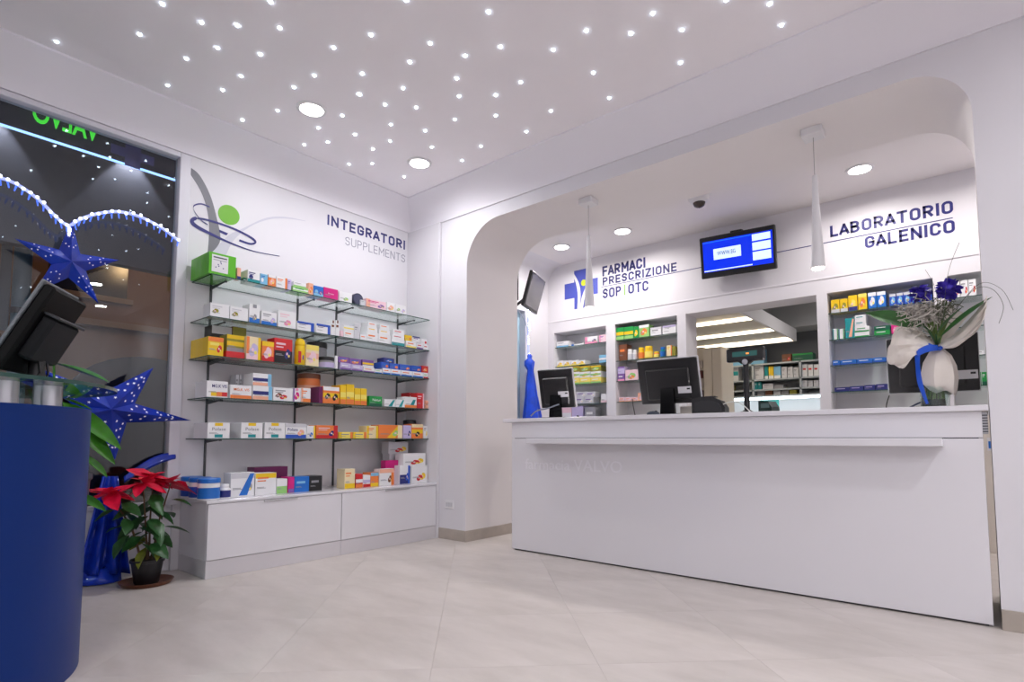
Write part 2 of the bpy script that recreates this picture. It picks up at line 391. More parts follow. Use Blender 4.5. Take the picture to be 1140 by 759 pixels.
# ---- laboratory seen through the opening
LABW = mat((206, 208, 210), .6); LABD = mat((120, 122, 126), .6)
YL = 10.2
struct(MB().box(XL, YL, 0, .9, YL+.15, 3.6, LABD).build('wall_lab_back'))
struct(MB().box(-4.3, YB+ND, 0, -4.2, YL, 3.6, LABW).build('wall_lab_left'))
struct(MB().box(XL, YB+ND, 3.2, .9, YL, 3.3, LABW).build('ceiling_lab'))
struct(MB().box(-4.2, YL-.5, 2.72, .9, YL, 3.2, LABW).build('trim_6'))

# ---- shop window
FRM = mat((226, 224, 232), .4)
w1 = struct(empty('window_1', (XL-.05, W1Y1, W1Z0)))
t = MB(); t.box(XL-.084, W1Y1-.045, W1Z0, XL+.012, W1Y1+.03, W1Z1+.03, FRM, .004); t.build('window_jamb', w1, world=True)
t = MB(); t.box(XL-.084, W1Y0, W1Z1-.006, XL+.012, W1Y1-.045, W1Z1+.03, FRM, .004); t.build('window_head', w1, world=True)
t = MB(); t.box(XL-.084, W1Y0, W1Z0, XL-.02, W1Y1-.045, W1Z0+.03, FRM, .004); t.build('window_sill', w1, world=True)
t = MB(); t.box(XL-.05, W1Y0, W1Z0+.03, XL-.042, W1Y1-.045, W1Z1-.006, PANE); t.build('window_pane', w1, world=True)
w2 = struct(empty('window_2', (XL-.05, W2Y1, W2Z0)))
t = MB(); t.box(XL-.12, W2Y1-.03, W2Z0, XL+.01, W2Y1, W2Z1, FRM, .004); t.build('window_jamb', w2, world=True)
t = MB(); t.box(XL-.10, W2Y0, W2Z0, XL-.08, W2Y1-.03, W2Z1, mat((176, 208, 222), .3)); tag(t.build('window_pane', w2, world=True), 'window pane with its lit look painted pale blue')  # backlight and white reflection of the glass are put into this flat colour

# =================================================================== LIGHT FITTINGS
EMI = mat((255, 250, 244), .5, emit=14.0)
def downlight(x, y, z, watts, col, label, group=None, r=.085):
    o = empty('downlight', (x, y, z), 0, label, 'ceiling light', group)
    t = MB(); t.lathe([(r+.022, 0), (r+.02, -.008), (r, -.012), (r-.004, -.004), (r-.004, 0)], WHITE, n=32); t.build('trim_ring', o, smooth=True)
    t = MB(); t.lathe([(r-.006, -.003), (r-.006, -.009), (r-.02, -.011)], EMI, n=32); t.build('diffuser', o)
    ld = bpy.data.lights.new('downlight_lamp', 'AREA'); ld.shape = 'DISK'; ld.size = 2*r; ld.energy = watts; ld.color = col; ld.spread = R(165)
    lo = bpy.data.objects.new('downlight_lamp', ld); COL.objects.link(lo); lo.parent = o; lo.location = (0, 0, -.02)
    return o
p = on_z(347, 121, ZC); q = on_z(467, 181, ZC)
downlight(p.x, p.y, ZC, WALL_W, MAIN_C, 'round recessed downlight on the star ceiling, nearest the shop window')
downlight(q.x, q.y, ZC, WALL_W, MAIN_C, 'round recessed downlight on the star ceiling, above the INTEGRATORI lettering')
for x, y in ((1.3, 2.5), (3.0, 3.0), (3.0, .9), (1.2, .4), (-.6, -1.2), (-2.6, -1.4), (1.6, -1.6)):
    downlight(x, y, ZC, MAIN_W, MAIN_C, 'added fill downlight on the unseen side of the star ceiling', 'added fill downlights on the other side of the room')  # lamps added out of view as fill light for the main room
for (px, py), lb in (((625, 274.5), 'round downlight above the blue cross logo behind the counter'), ((693, 257), 'round downlight above the FARMACI lettering behind the counter'),
                     ((957, 188), 'round downlight above the LABORATORIO lettering')):
    p = on_z(px, py, ZI); downlight(p.x, p.y, ZI, INNER_W*(.85 if px < 800 else .95), INNER_C, lb, r=.088)
downlight(.45, p.y, ZI, INNER_W*.8, INNER_C, 'added unseen fill downlight behind the arch wall beyond the counter end', r=.088)  # hidden lamp added for more bounce onto the inner ceiling

STARM = mat((225, 240, 255), .5, emit=20.0)
st_px = [(x*.351, y*.351) for x, y in ((180, 132), (515, 12), (443, 108), (639, 71), (753, 80), (858, 5), (887, 88), (690, 151), (591, 185), (826, 172), (1058, 151), (765, 241), (532, 270), (706, 285),
         (997, 239), (933, 276), (881, 350), (769, 380), (1010, 405), (1040, 450), (965, 458), (1086, 366), (1127, 426), (1107, 520), (1138, 298))]
st_px += [(380+x*.351, y*.351) for x, y in ((206, 0), (467, 37), (94, 110), (282, 137), (218, 196), (393, 176), (505, 148), (672, 157), (777, 97), (919, 106), (988, 42), (1081, 94), (1076, 198), (67, 233),
         (366, 248), (196, 279), (569, 260), (800, 230), (59, 299), (374, 304), (490, 301), (850, 310), (139, 331), (238, 340), (360, 378), (490, 366), (665, 351), (157, 394), (266, 414),
         (43, 426), (155, 447), (287, 466), (100, 472), (443, 463), (587, 417), (25, 520), (98, 518), (383, 508), (199, 560))]
st_px += [(740+x*.351, y*.351) for x, y in ((195, 0), (333, 12), (371, 79))]
spots = [on_z(x, y, ZC) for x, y in st_px]
for k in range(70):
    x, y = random.uniform(-3.4, 3.2), random.uniform(-2.4, 3.0)
    v = Vector((x, y, ZC))-CAM; fwd = v.dot(FW)
    if fwd > 0 and abs(v.dot(RT)/fwd) < 1.0 and v.dot(UP)/fwd < .78: continue
    spots.append(Vector((x, y, ZC)))
sm = None
for p in spots:
    if sm is None:
        t = MB(); t.lathe([(.0095, 0), (.009, -.004), (.007, -.008), (.002, -.010)], STARM, n=10); o = t.build('star_light', smooth=True); sm = o.data
    else: o = bpy.data.objects.new('star_light', sm); COL.objects.link(o)
    o.location = (p.x, p.y, ZC)
    tag(o, 'tiny bluish white pin light of the starry ceiling', 'star light', 'pin lights scattered over the star ceiling')

def pendant(px, py, bx, by, label):
    c = on_z(px, py, ZS); y = c.y
    b = on_y(bx, by, y); o = empty('pendant_lamp', (c.x, c.y, ZS), 0, label, 'pendant lamp')
    t = MB(); t.box(-.062, -.062, -.05, .062, .062, 0, WHITE, .004); t.build('canopy', o)
    zb = b.z-ZS; zt = zb+.62
    t = MB(); t.cyl((0, 0, -.05), (0, 0, zt), .0022, .0022, mat((170, 165, 165), .4), 6); t.build('cable', o)
    t = MB(); t.lathe([(.012, zt), (.016, zt-.01), (.019, zt-.15), (.042, zb), (.038, zb), (.034, zb+.02)], WHITE, n=24); t.build('shade', o, smooth=True)
    t = MB(); t.lathe([(.037, zb+.004), (.037, zb-.004), (.03, zb-.009)], mat((255, 246, 235), .5, emit=9.0), n=24); t.build('diffuser', o, smooth=True)
    ld = bpy.data.lights.new('pendant_bulb', 'AREA'); ld.shape = 'DISK'; ld.size = .07; ld.energy = PEND_W; ld.color = INNER_C; ld.spread = R(32)
    lo = bpy.data.objects.new('pendant_bulb', ld); COL.objects.link(lo); lo.parent = o; lo.location = (0, 0, zb-.012)
pendant(655, 222, 658, 342, 'slim white cone pendant lamp over the counter, in front of the blue cross')
pendant(905, 145, 913, 298, 'slim white cone pendant lamp over the counter, beside the wall television')

# dome camera on the ceiling behind the counter
p = on_z(778, 211, ZI); o = empty('dome_camera', (p.x, p.y, ZI), 0, 'white dome security camera with dark lens under the ceiling', 'camera')
t = MB(); t.lathe([(.098, 0), (.1, -.05), (.094, -.10), (.078, -.122), (.06, -.13)], WHITE, n=24); t.build('housing', o, smooth=True)
t = MB(); t.lathe([(.058, -.125), (.056, -.14), (.046, -.16), (.026, -.172), (.006, -.177)], mat((60, 50, 46), .12), n=24); t.build('lens_dome', o, smooth=True)

# =================================================================== LETTERING AND LOGOS ON THE WALLS
def wall_text(s, face, x0, x1, z0, z1, m, label, bold=0.0, d=.0015):
    t = MB()
    if face == 'y': org, ux, nr = (x0, YB, z0), (x1-x0, 0, 0), (0, -1, 0)
    else: org, ux, nr = (XL, x0, z0), (0, x1-x0, 0), (1, 0, 0)
    t.strokes(s, org, ux, (0, 0, z1-z0), nr, bold, m)
    o = t.build('wall_lettering')
    return tag(o, label, 'lettering')
GREYT = mat((150, 150, 164), .5)
def yx(px, py): return on_x(px, py, XL)
a, b, c = yx(364.5, 238.5), yx(450.5, 277), yx(364.5, 250)
wall_text('INTEGRATORI', 'x', a.y, yx(451, 270).y, c.z, a.z, NAVY, 'dark blue capital lettering reading INTEGRATORI on white wall', .20)
a, b, c = yx(384.5, 263), yx(451, 285), yx(385, 272.5)
wall_text('SUPPLEMENTS', 'x', a.y, b.y, c.z, a.z, GREYT, 'thin grey lettering reading SUPPLEMENTS under INTEGRATORI', .10)
wall_text('FARMACI', 'y', -3.70, -3.10, 3.035, 3.165, NAVY, 'dark blue lettering reading FARMACI beside the blue cross', .20)
wall_text('PRESCRIZIONE', 'y', -3.70, -2.70, 2.915, 3.02, NAVY, 'dark blue lettering reading PRESCRIZIONE above a thin line', .20)
wall_text('SOP', 'y', -3.70, -3.435, 2.745, 2.87, NAVY, 'dark blue lettering reading SOP beside a green bar', .185)
wall_text('OTC', 'y', -3.335, -3.065, 2.745, 2.87, NAVY, 'dark blue lettering reading OTC beside a green bar', .185)
tag(MB().box(-3.392, YB-.002, 2.74, -3.378, YB, 2.875, mat((120, 178, 60), .5)).build('wall_bar'), 'thin green bar between SOP and OTC', 'bar')
wall_text('LABORATORIO', 'y', -1.10, -.135, 2.945, 3.06, NAVY, 'dark blue lettering reading LABORATORIO above the thin line', .20)
wall_text('GALENICO', 'y', -.81, -.13, 2.768, 2.883, NAVY, 'dark blue lettering reading GALENICO below the thin line', .20)
tag(MB().box(-3.72, YB-.002, 2.896, -.14, YB, 2.904, NAVY).build('wall_line'), 'long thin dark line along the back wall behind the television', 'line')

def decal(name, pts, m, face, d, label=None, cat=None, parent=None):
    P3 = [(on_x(x, y, XL+d) if face == 'x' else on_y(x, y, YB-d)) for x, y in pts]
    o = MB().prism(P3, (-.0008, 0, 0) if face == 'x' else (0, .0008, 0), m).build(name, parent, world=parent is not None)
    return tag(o, label, cat)
def cp(x, y): return (190+x*.2108, 170+y*.2108)
def spline(pts, n=8, closed=False):
    pts = [Vector((p[0], p[1], 0)) for p in pts]; out = []; k = len(pts); rng = range(k if closed else k-1)
    for i in rng:
        if closed: p0, p1, p2, p3 = pts[i-1], pts[i], pts[(i+1) % k], pts[(i+2) % k]
        else: p0, p1, p2, p3 = pts[max(i-1, 0)], pts[i], pts[i+1], pts[min(i+2, k-1)]
        for j in range(n):
            t = j/n; out.append(.5*((2*p1)+(p2-p0)*t+(2*p0-5*p1+4*p2-p3)*t*t+(3*p1-p0-3*p2+p3)*t**3))
    if not closed: out.append(pts[-1])
    return [(v.x, v.y) for v in out]
lg = empty('wall_logo', yx(255, 240), 0, 'wall logo of swooshes, a blue ring and a green dot above green cartons', 'logo')
A = spline([cp(95, 72), cp(150, 115), cp(205, 215), (cp(240, 330)), cp(262, 460), cp(215, 530)]); B_ = spline([cp(195, 535), cp(203, 400), cp(190, 290), cp(155, 195), cp(95, 100)])
decal('dark_swoosh', A+B_, mat((120, 120, 128), .5), 'x', .0012, parent=lg)
A = spline([cp(290, 545), cp(335, 460), cp(420, 390), cp(520, 352), cp(620, 348), cp(712, 361)]); B_ = spline([cp(712, 359), cp(600, 338), cp(500, 345), cp(390, 395), cp(300, 440), cp(218, 530)])
decal('pale_swoosh', A+B_, mat((205, 204, 216), .5), 'x', .0020, parent=lg)
decal('green_dot', [cp(307+57*math.cos(a), 328+52*math.sin(a)+12*math.cos(a)) for a in [k*math.pi/16 for k in range(32)]], mat((110, 178, 40), .5), 'x', .0014, parent=lg)
t = MB(); ring = spline([cp(575, 546), cp(440, 520), cp(320, 478), cp(215, 430), cp(135, 388), cp(112, 360), cp(140, 346), cp(220, 362), cp(330, 400), cp(420, 445), cp(448, 472), cp(420, 481), cp(362, 462)], 6)
n = len(ring); up_, dn_ = [], []
for i, pnt in enumerate(ring):
    u = i/(n-1); wd = (1.0+5.2*math.sin(math.pi*min(1, u*1.15))**2 if u < .5 else 1.7)*.35 + (.5 if u > .5 else 0)
    a, b = ring[max(i-1, 0)], ring[min(i+1, n-1)]; dx, dy = b[0]-a[0], b[1]-a[1]; L = math.hypot(dx, dy) or 1
    up_.append((pnt[0]-dy/L*wd, pnt[1]+dx/L*wd)); dn_.append((pnt[0]+dy/L*wd, pnt[1]-dx/L*wd))
rib = MB(); rib.grid([[on_x(*q, XL+.0028) for q in up_], [on_x(*q, XL+.0028) for q in dn_]], NAVY); rib.build('blue_ring', lg, world=True, solid=.0008)
t2 = spline([cp(205, 286), cp(160, 270), cp(122, 280), cp(125, 310), cp(160, 355), cp(195, 380)], 6)
rib = MB(); rib.grid([[on_x(x, y-.8, XL+.0030) for x, y in t2], [on_x(x+.3, y+.8, XL+.0030) for x, y in t2]], NAVY); rib.build('blue_loop', lg, world=True, solid=.0008)
decal('blue_dash', [cp(255, 405), cp(303, 425), cp(295, 436), cp(258, 420)], NAVY, 'x', .0026, parent=lg)

# pharmacy cross on the back wall
cr = empty('cross_logo', (-4.03, YB, 2.93), 0, 'blue pharmacy cross with white figure and green head on back wall', 'logo')
cz, cx, ah, aw2 = 2.93, -4.03, .26, .105
CB = mat((72, 84, 178), .5)
t = MB(); pts = [(cx-aw2, cz-ah), (cx+aw2, cz-ah), (cx+aw2, cz-aw2), (cx+ah, cz-aw2), (cx+ah, cz+aw2), (cx+aw2, cz+aw2), (cx+aw2, cz+ah), (cx-aw2, cz+ah), (cx-aw2, cz+aw2), (cx-ah, cz+aw2), (cx-ah, cz-aw2), (cx-aw2, cz-aw2)]
t.prism([(x, YB-.0015, z) for x, z in pts], (0, .0015, 0), CB); t.build('cross', cr, world=True)
A = spline([(cx-.105, cz+.22), (cx-.03, cz+.08), (cx-.005, cz-.08), (cx-.02, cz-.26)]); B_ = spline([(cx-.06, cz-.26), (cx-.05, cz-.08), (cx-.075, cz+.08), (cx-.125, cz+.2)])
t = MB(); t.prism([(x, YB-.0028, z) for x, z in A+B_], (0, .001, 0), WHITE)
A = spline([(cx-.02, cz-.26), (cx+.02, cz-.1), (cx+.1, cz+.06)]); B_ = spline([(cx+.1, cz+.0), (cx+.06, cz-.12), (cx+.03, cz-.26)])
t.prism([(x, YB-.0028, z) for x, z in A+B_], (0, .001, 0), WHITE); t.build('figure', cr, world=True)
t = MB(); t.prism([(cx+.045+.042*math.cos(k*math.pi/10), YB-.003, cz+.075+.042*math.sin(k*math.pi/10)) for k in range(20)], (0, .001, 0), mat((196, 206, 40), .5)); t.build('head', cr, world=True)
# =====PART2=====
# =================================================================== WALL SHELVES
SX = -4.21                                       # front edge of the glass shelves
SZ = dict(A=2.135, B=1.827, C=1.545, D=1.246, E=.953, F=.527)
SY0, SYE = 1.683, 3.762
UPY = [on_x(x, 380, XL).y for x in (232.5, 330, 373.5, 442)]
SYM = on_x(379, 335, SX).y
for k, y in enumerate(UPY):
    t = MB(); t.box(XL, y-.008, .527, XL+.012, y+.008, 2.17, DARKMETAL, .002)
    o = t.build('shelf_upright'); tag(o, 'slim dark metal slotted upright carrying glass shelves on the wall', 'upright', 'slotted uprights of the wall shelves')
lev = dict(A='topmost', B='second from top', C='third from top', D='fourth from top', E='lowest')
for k in 'ABCDE':
    for seg, (y0, y1) in enumerate(((SY0, SYM-.012), (SYM, SYE))):
        z = SZ[k]; o = empty('glass_shelf', (XL+.02, y0, z-.008), 0, '%s wall-mounted glass shelf, section %s' % (lev[k], ('beside the shop window', 'beside the arch pier')[seg]), 'shelf')
        t = MB(); t.box(XL+.008, y0, z-.008, SX, y1, z, GLASS)
        for f, m in enumerate(t.f):
            xs_ = [t.v[i].x for i in m]; ys_ = [t.v[i].y for i in m]
            if max(xs_)-min(xs_) < 1e-4 or max(ys_)-min(ys_) < 1e-4: t.fm[f] = t.mi(GEDGE)
        t.build('pane', o, world=True)
        for y in UPY[2*seg:2*seg+2]:
            t = MB(); t.prism([(XL+.014, y-.003, z-.009), (XL+.27, y-.003, z-.009), (XL+.27, y-.003, z-.013), (XL+.014, y-.003, z-.034)], (0, .006, 0), DARKMETAL)
            t.box(XL+.255, y-.007, z-.02, XL+.27, y+.007, z-.008, DARKMETAL); t.build('bracket', o, world=True)
# base cabinets with deep drawers
CXF = -4.09
ymid = on_x(381, 541, CXF).y
for (y0, y1, h0, h1, lb) in ((1.665, ymid, (292.5, 557), (329.5, 554.5), 'white low drawer cabinet under the glass shelves, next to the poinsettia'),
                             (ymid, SYE, (428, 545.8), (454, 543.6), 'white low drawer cabinet under the glass shelves, next to the arch pier')):
    o = empty('drawer_cabinet', (XL+.01, y0, 0), 0, lb, 'cabinet')
    t = MB(); t.box(XL+.004, y0+.001, .12, CXF-.02, y1-.001, .507, LAMINATE, .002); t.build('body', o, world=True)
    t = MB(); t.box(XL+.004, y0+.001, 0, CXF-.004, y1-.001, .12, mat((214, 210, 214), .3), .002); t.build('plinth', o, world=True)
    d = MB(); d.box(CXF-.02, y0+.003, .124, CXF, y1-.003, .503, LAMINATE, .002); dr = d.build('drawer', o, world=True)
    a, b = on_x(*h0, CXF), on_x(*h1, CXF); zz = (a.z+b.z)/2
    t = MB(); t.cyl((CXF+.022, a.y, zz), (CXF+.022, b.y, zz), .006, .006, STEEL, 10)
    for y in (a.y+.03, b.y-.03): t.cyl((CXF, y, zz), (CXF+.022, y, zz), .004, .004, STEEL, 8)
    h = t.build('handle', dr, smooth=True); 
    for v in h.data.vertices: v.co -= o.location
tag(MB().box(XL+.004, 1.655, .507, CXF+.004, SYE, .527, LAMINATE, .002).build('cabinet_top'), 'long white top board running over both drawer cabinets', 'worktop')
tag(MB().box(XL, SYE+.001, 0, -4.085, YA-.001, ZW-.015, mat((222, 219, 224), .45), .003).build('end_panel'), 'tall white end panel between glass shelves and arch pier', 'panel')
# socket on the pier
a = on_y(496, 556, YA); b = on_y(508, 567, YA); o = empty('wall_socket', (a.x, YA, b.z), 0, 'white wall socket plate low on the arch pier', 'socket')
t = MB(); t.box(a.x, YA-.009, b.z, a.x+.12, YA, b.z+.08, WHITE, .004); t.build('plate', o, world=True)
for k in range(3):
    t = MB(); t.box(a.x+.014+k*.031, YA-.011, b.z+.02, a.x+.042+k*.031, YA-.008, b.z+.06, mat((206, 205, 210), .4), .002); t.build('module', o, world=True)

# =================================================================== COUNTER
YF = 3.805
co = empty('pharmacy_counter', (-1.6, 4.1, 0), 0, 'long glossy white service counter with projecting ledge under the arch', 'counter')
t = MB(); t.box(-3.18, YF, .012, -.012, YF+.025, .952, LAMINATE, .002); fp = t.build('front_panel', co, world=True)
t = MB(); t.box(-3.18, YF, .957, -.012, YF+.025, 1.093, LAMINATE, .002); t.build('upper_panel', co, world=True)
t = MB(); t.box(-3.16, YF+.02, .0, -.03, YF+.05, 1.09, mat((70, 68, 72), .6)); t.build('carcass_front', co, world=True)
for x0, x1 in ((-3.18, -3.155), (-.037, -.012)):
    t = MB(); t.box(x0, YF+.03, 0, x1, 4.42, 1.093, LAMINATE, .002); t.build('side_panel', co, world=True)
t = MB(); t.box(-2.93, YF-.12, .909, -.174, YF, .951, LAMINATE, .004); t.build('ledge', co, world=True)
t = MB(); t.box(-3.02, YF-.0025, .907, -.18, YF, .955, LAMINATE); t.build('ledge_rail', co, world=True)
t = MB(); t.text('farmacia VALVO', (-3.03, YF-.0018, .695), (.93, 0, 0), (0, 0, .088), mat((236, 234, 240), .25), .006)
tag(t.build('lettering', co, world=True, solid=.003), 'raised white lettering reading farmacia VALVO')
t = MB(); t.box(-.012, YF+.02, .975, .010, YF+.12, 1.09, STEEL, .002)
for k in range(7): t.box(-.0125, YF+.016, .985+k*.014, .0105, YF+.021, .991+k*.014, DARKMETAL)
t.build('end_bracket', co, world=True)
tag(MB().box(-3.265, YF-.022, 1.094, .015, 4.50, 1.125, LAMINATE, .003).build('counter_top'), 'long white worktop slab lying on the service counter', 'worktop')
ZK = 1.125
# sticker on the cupboard front behind the counter's open end
t = MB(); t.box(.004, YB-.003, .85, .045, YB-.0005, .96, WHITE); t.box(.012, YB-.004, .87, .04, YB-.003, .93, pm('B')); tag(t.build('sticker'), 'small white and blue sticker seen past the counter end', 'sticker')

# ---- screens on the counter
def monitor(px, py_c, Y, w, h, yaw, tilt, label, lab_px=(.3, -.12)):
    c = on_y(px, py_c, Y); o = empty('monitor', (c.x, Y, ZK), yaw, label, 'monitor')
    # local: screen faces +y (the staff side), back faces -y
    zc = c.z-ZK; ct, stt = math.cos(tilt), math.sin(tilt)
    ax, az, ay = Vector((1, 0, 0)), Vector((0, stt, ct)), Vector((0, ct, -stt))
    cc = Vector((0, 0, zc))
    t = MB(); t.obox(cc, ax, ay, az, w/2, .014, h/2, mat((196, 196, 200), .35), .004); t.build('bezel', o)
    t = MB(); t.obox(cc-ay*.016, ax, ay, az, w/2-.004, .012, h/2-.004, BLACK, .006); t.obox(cc-ay*.034-az*.02, ax, ay, az, w*.36, .012, h*.34, BLACK, .010); t.build('back_shell', o)
    t = MB(); t.obox(cc+ay*.0145, ax, ay, az, w/2-.015, .001, h/2-.015, mat((40, 60, 90), .1, emit=.6)); t.build('screen', o)
    t = MB(); t.obox(cc-ay*.0465+ax*lab_px[0]*w+az*lab_px[1]*h, ax, ay, az, .052, .0008, .026, WHITE); t.obox(cc-ay*.0475+ax*(lab_px[0]*w+.03)+az*(lab_px[1]*h+.008), ax, ay, az, .012, .0006, .006, BLACK); t.build('rating_label', o)
    t = MB(); t.prism([(-.05, -.05, zc-h*.18), (.05, -.05, zc-h*.18), (.06, -.05, .02), (-.06, -.05, .02)], (0, .03, 0), BLACKG); t.build('stand', o)
    t = MB(); t.box(-.12, -.10, 0, .12, .09, .018, BLACKG, .006); t.build('base', o)
    return o
monitor(620.5, 432, 4.2, .35, .36, R(8), R(-14), 'small dark monitor on the counter, standing next to the blue drape', (.22, -.14))
monitor(745, 424, 4.2, .49, .36, R(3), R(-15), 'large dark monitor on the counter, beside the receipt printer', (.27, -.19))
monitor(1037, 405, 4.25, .45, .345, R(3), R(-4), 'dark monitor on the counter, half hidden by the bouquet', (.36, -.22))
# receipt printer
c = on_y(790, 450, 4.10); o = empty('receipt_printer', (c.x, 4.10, ZK), R(8), 'black rounded receipt printer on the counter between monitor and pole display', 'printer')
prof = [(-.11, 0), (.12, 0), (.12, .05), (.09, .10), (.03, .128), (-.05, .13), (-.11, .11)]
t = MB(); t.prism([(x, -.075, z) for x, z in prof], (0, .15, 0), BLACK); t.build('body', o)
t = MB(); t.prism([(x*.8, -.079, z*.62+.02) for x, z in prof], (0, .158, 0), mat((40, 40, 43), .3)); t.build('cover', o)
t = MB(); t.box(-.02, -.05, .128, .05, .05, .133, mat((60, 60, 64), .3)); t.build('paper_slot', o)
# pole display
c = on_y(830, 395, 4.15); o = empty('pole_display', (c.x, 4.15, ZK), 0, 'black customer display on a pole on the counter', 'display')
zc = c.z-ZK
t = MB(); t.lathe([(.062, 0), (.062, .012), (.03, .022), (.024, .03)], BLACK, n=24); t.build('base', o, smooth=True)
t = MB(); t.cyl((0, 0, .02), (0, 0, zc-.04), .019, .019, BLACK, 16); t.build('pole', o, smooth=True)
t = MB(); t.box(-.13, -.022, zc-.046, .13, .03, zc+.05, BLACK, .008); t.prism([(-.05, -.018, zc-.046), (.05, -.018, zc-.046), (.025, -.018, zc-.066), (-.025, -.018, zc-.066)], (0, .036, 0), BLACK); h = t.build('display_head', o)
t = MB(); t.box(-.085, -.0235, zc-.012, .085, -.0225, zc+.024, mat((46, 92, 88), .15, emit=.25)); t.box(.01, -.0242, zc+.002, .03, -.0236, zc+.012, mat((255, 150, 60), .3, emit=1.0)); t.build('readout', h)
t = MB(); t.lathe([(.02, 0), (.02, .004), (.012, .006)], STEEL, n=16); oo = t.build('badge', h); oo.rotation_euler = (R(90), 0, 0); oo.location = (0, -.02, zc-.052)
# telephone / card reader beside the pole display
c = on_y(857, 448, 4.18); o = empty('card_reader', (c.x, 4.18, ZK), R(-15), 'small dark green card reader on the counter beside the display pole', 'card reader')
t = MB(); t.prism([(-.05, -.06, 0), (.05, -.06, 0), (.045, -.06, .045), (.02, -.06, .085), (-.05, -.06, .09)], (0, .1, 0), mat((24, 44, 40), .35)); t.build('body', o)
t = MB(); t.obox((.0, -.062, .055), Vector((1, 0, 0)), Vector((0, 1, 0)), Vector((0, 0, 1)), .03, .002, .016, mat((90, 110, 108), .2)); t.build('screen', o)
# small white carton and cables on the counter
c = on_y(767, 447, 4.38); t = MB(); t.box(c.x-.055, 4.33, ZK, c.x+.055, 4.43, ZK+.085, mat((232, 226, 214), .5), .003); tag(t.build('cardboard_box'), 'small plain cream box on the counter under the large monitor', 'box')
def cable(pts, Y, label, col=BLACK, r=.0035):
    P3 = [on_y(x, y, Y) for x, y in spline(pts, 5)]
    for q in P3: q.z = max(q.z, ZK+r+.001)
    t = MB(); t.tube(P3, r, col, 6); return tag(t.build('cable', smooth=True), label, 'cable')
cable([(704, 444), (705, 452), (707, 462)], 4.35, 'thin black cable hanging below the large monitor corner')
cable([(795, 459), (803, 451), (815, 447), (826, 450), (836, 459)], 4.05, 'thin white cable arching over the counter by the pole display', mat((215, 215, 210), .4))
cable([(591, 463), (598, 457), (608, 455), (622, 450)], 4.05, 'grey cable running from the small monitor along the counter', mat((130, 136, 150), .4), .006)
cable([(990, 440), (987, 450), (986, 462)], 4.35, 'thin black cable below the monitor behind the bouquet')
cable([(1002, 459), (1012, 454), (1022, 449), (1030, 446)], 4.08, 'dark blue cable lying on the counter beside the vase', mat((40, 50, 90), .4), .005)
for k, (px, Y, m, lb, nm) in enumerate(((727, 4.0, mat((60, 70, 84), .3), 'dark grey computer mouse on the counter below the large monitor', 'computer_mouse'),)):
    c = on_y(px, 455, Y); o = empty(nm, (c.x, Y, ZK), R(20), lb, nm.replace('_', ' '))
    t = MB(); t.ball((0, 0, .016), .05, m, 14, 8, 1.0, .6, .42); t.v = [Vector((v.x, v.y, max(v.z, 0))) for v in t.v]; t.build('body', o, smooth=True)
    t = MB(); t.box(.012, -.005, .030, .03, .005, .040, BLACK, .002); t.build('button', o)

# ---- televisions
o = empty('television', (-1.95, YB, 2.93), 0, 'black flat television with a blue screen picture on the back wall', 'television')
tl, ct, stt = R(11), math.cos(R(11)), math.sin(R(11))
ax, az, ay = Vector((1, 0, 0)), Vector((0, -stt, ct)), Vector((0, ct, stt)); cc = Vector((-.005, -.155, .0))
rr_ = R(-2.0); ax, az = ax*math.cos(rr_)+az*math.sin(rr_), az*math.cos(rr_)-ax*math.sin(rr_)
HW, HH = .392, .222
t = MB(); t.obox(cc, ax, ay, az, HW, .022, HH, BLACK, .008); t.obox(cc+ay*.035, ax, ay, az, .28, .02, .15, BLACK, .01); t.build('casing', o)
def scr(u0, v0, u1, v1, m, d):
    return MB().obox(cc-ay*d+ax*(u0+u1)/2*HW+az*(v0+v1)/2*HH, ax, ay, az, (u1-u0)/2*HW, .0006, (v1-v0)/2*HH, m)
sc_ = scr(-.91, -.72, .93, .78, mat((0, 40, 205), .2, emit=1.0), .0225).build('screen', o)
TB = mat((205, 225, 255), .2, emit=.9)
t = scr(-.90, .70, .40, .73, mat((20, 110, 235), .2, emit=1.0), .0235)
for a in ((.42, .42, .88, .72), (.42, -.02, .88, .34), (.42, -.48, .88, -.09)): t2 = scr(*a, TB, .0237); t.add(t2.v, t2.f, TB)
t2 = scr(-.62, -.16, .12, .36, TB, .0238); t.add(t2.v, t2.f, TB)
t2 = scr(-.90, -.68, .40, -.63, TB, .0238); t.add(t2.v, t2.f, TB)
bb = cc-ay*.0246
t.text('WWW.EG', bb+ax*(-.52)*HW+az*.02*HH, ax*.5*HW, az*.2*HH, mat((60, 70, 110), .3, emit=.1), .01)
tag(t.build('screen_picture', sc_), 'white logo box and panels on the blue screen')
t = MB(); t.obox(cc+az*(HH+.008)+ay*.02-ax*.0, ax, ay, az, .06, .03, .012, BLACK, .004); t.build('top_bump', o)
t = MB(); t.box(-.1, -.10, -.08, .1, 0, .08, BLACK, .004); t.build('wall_mount', o)

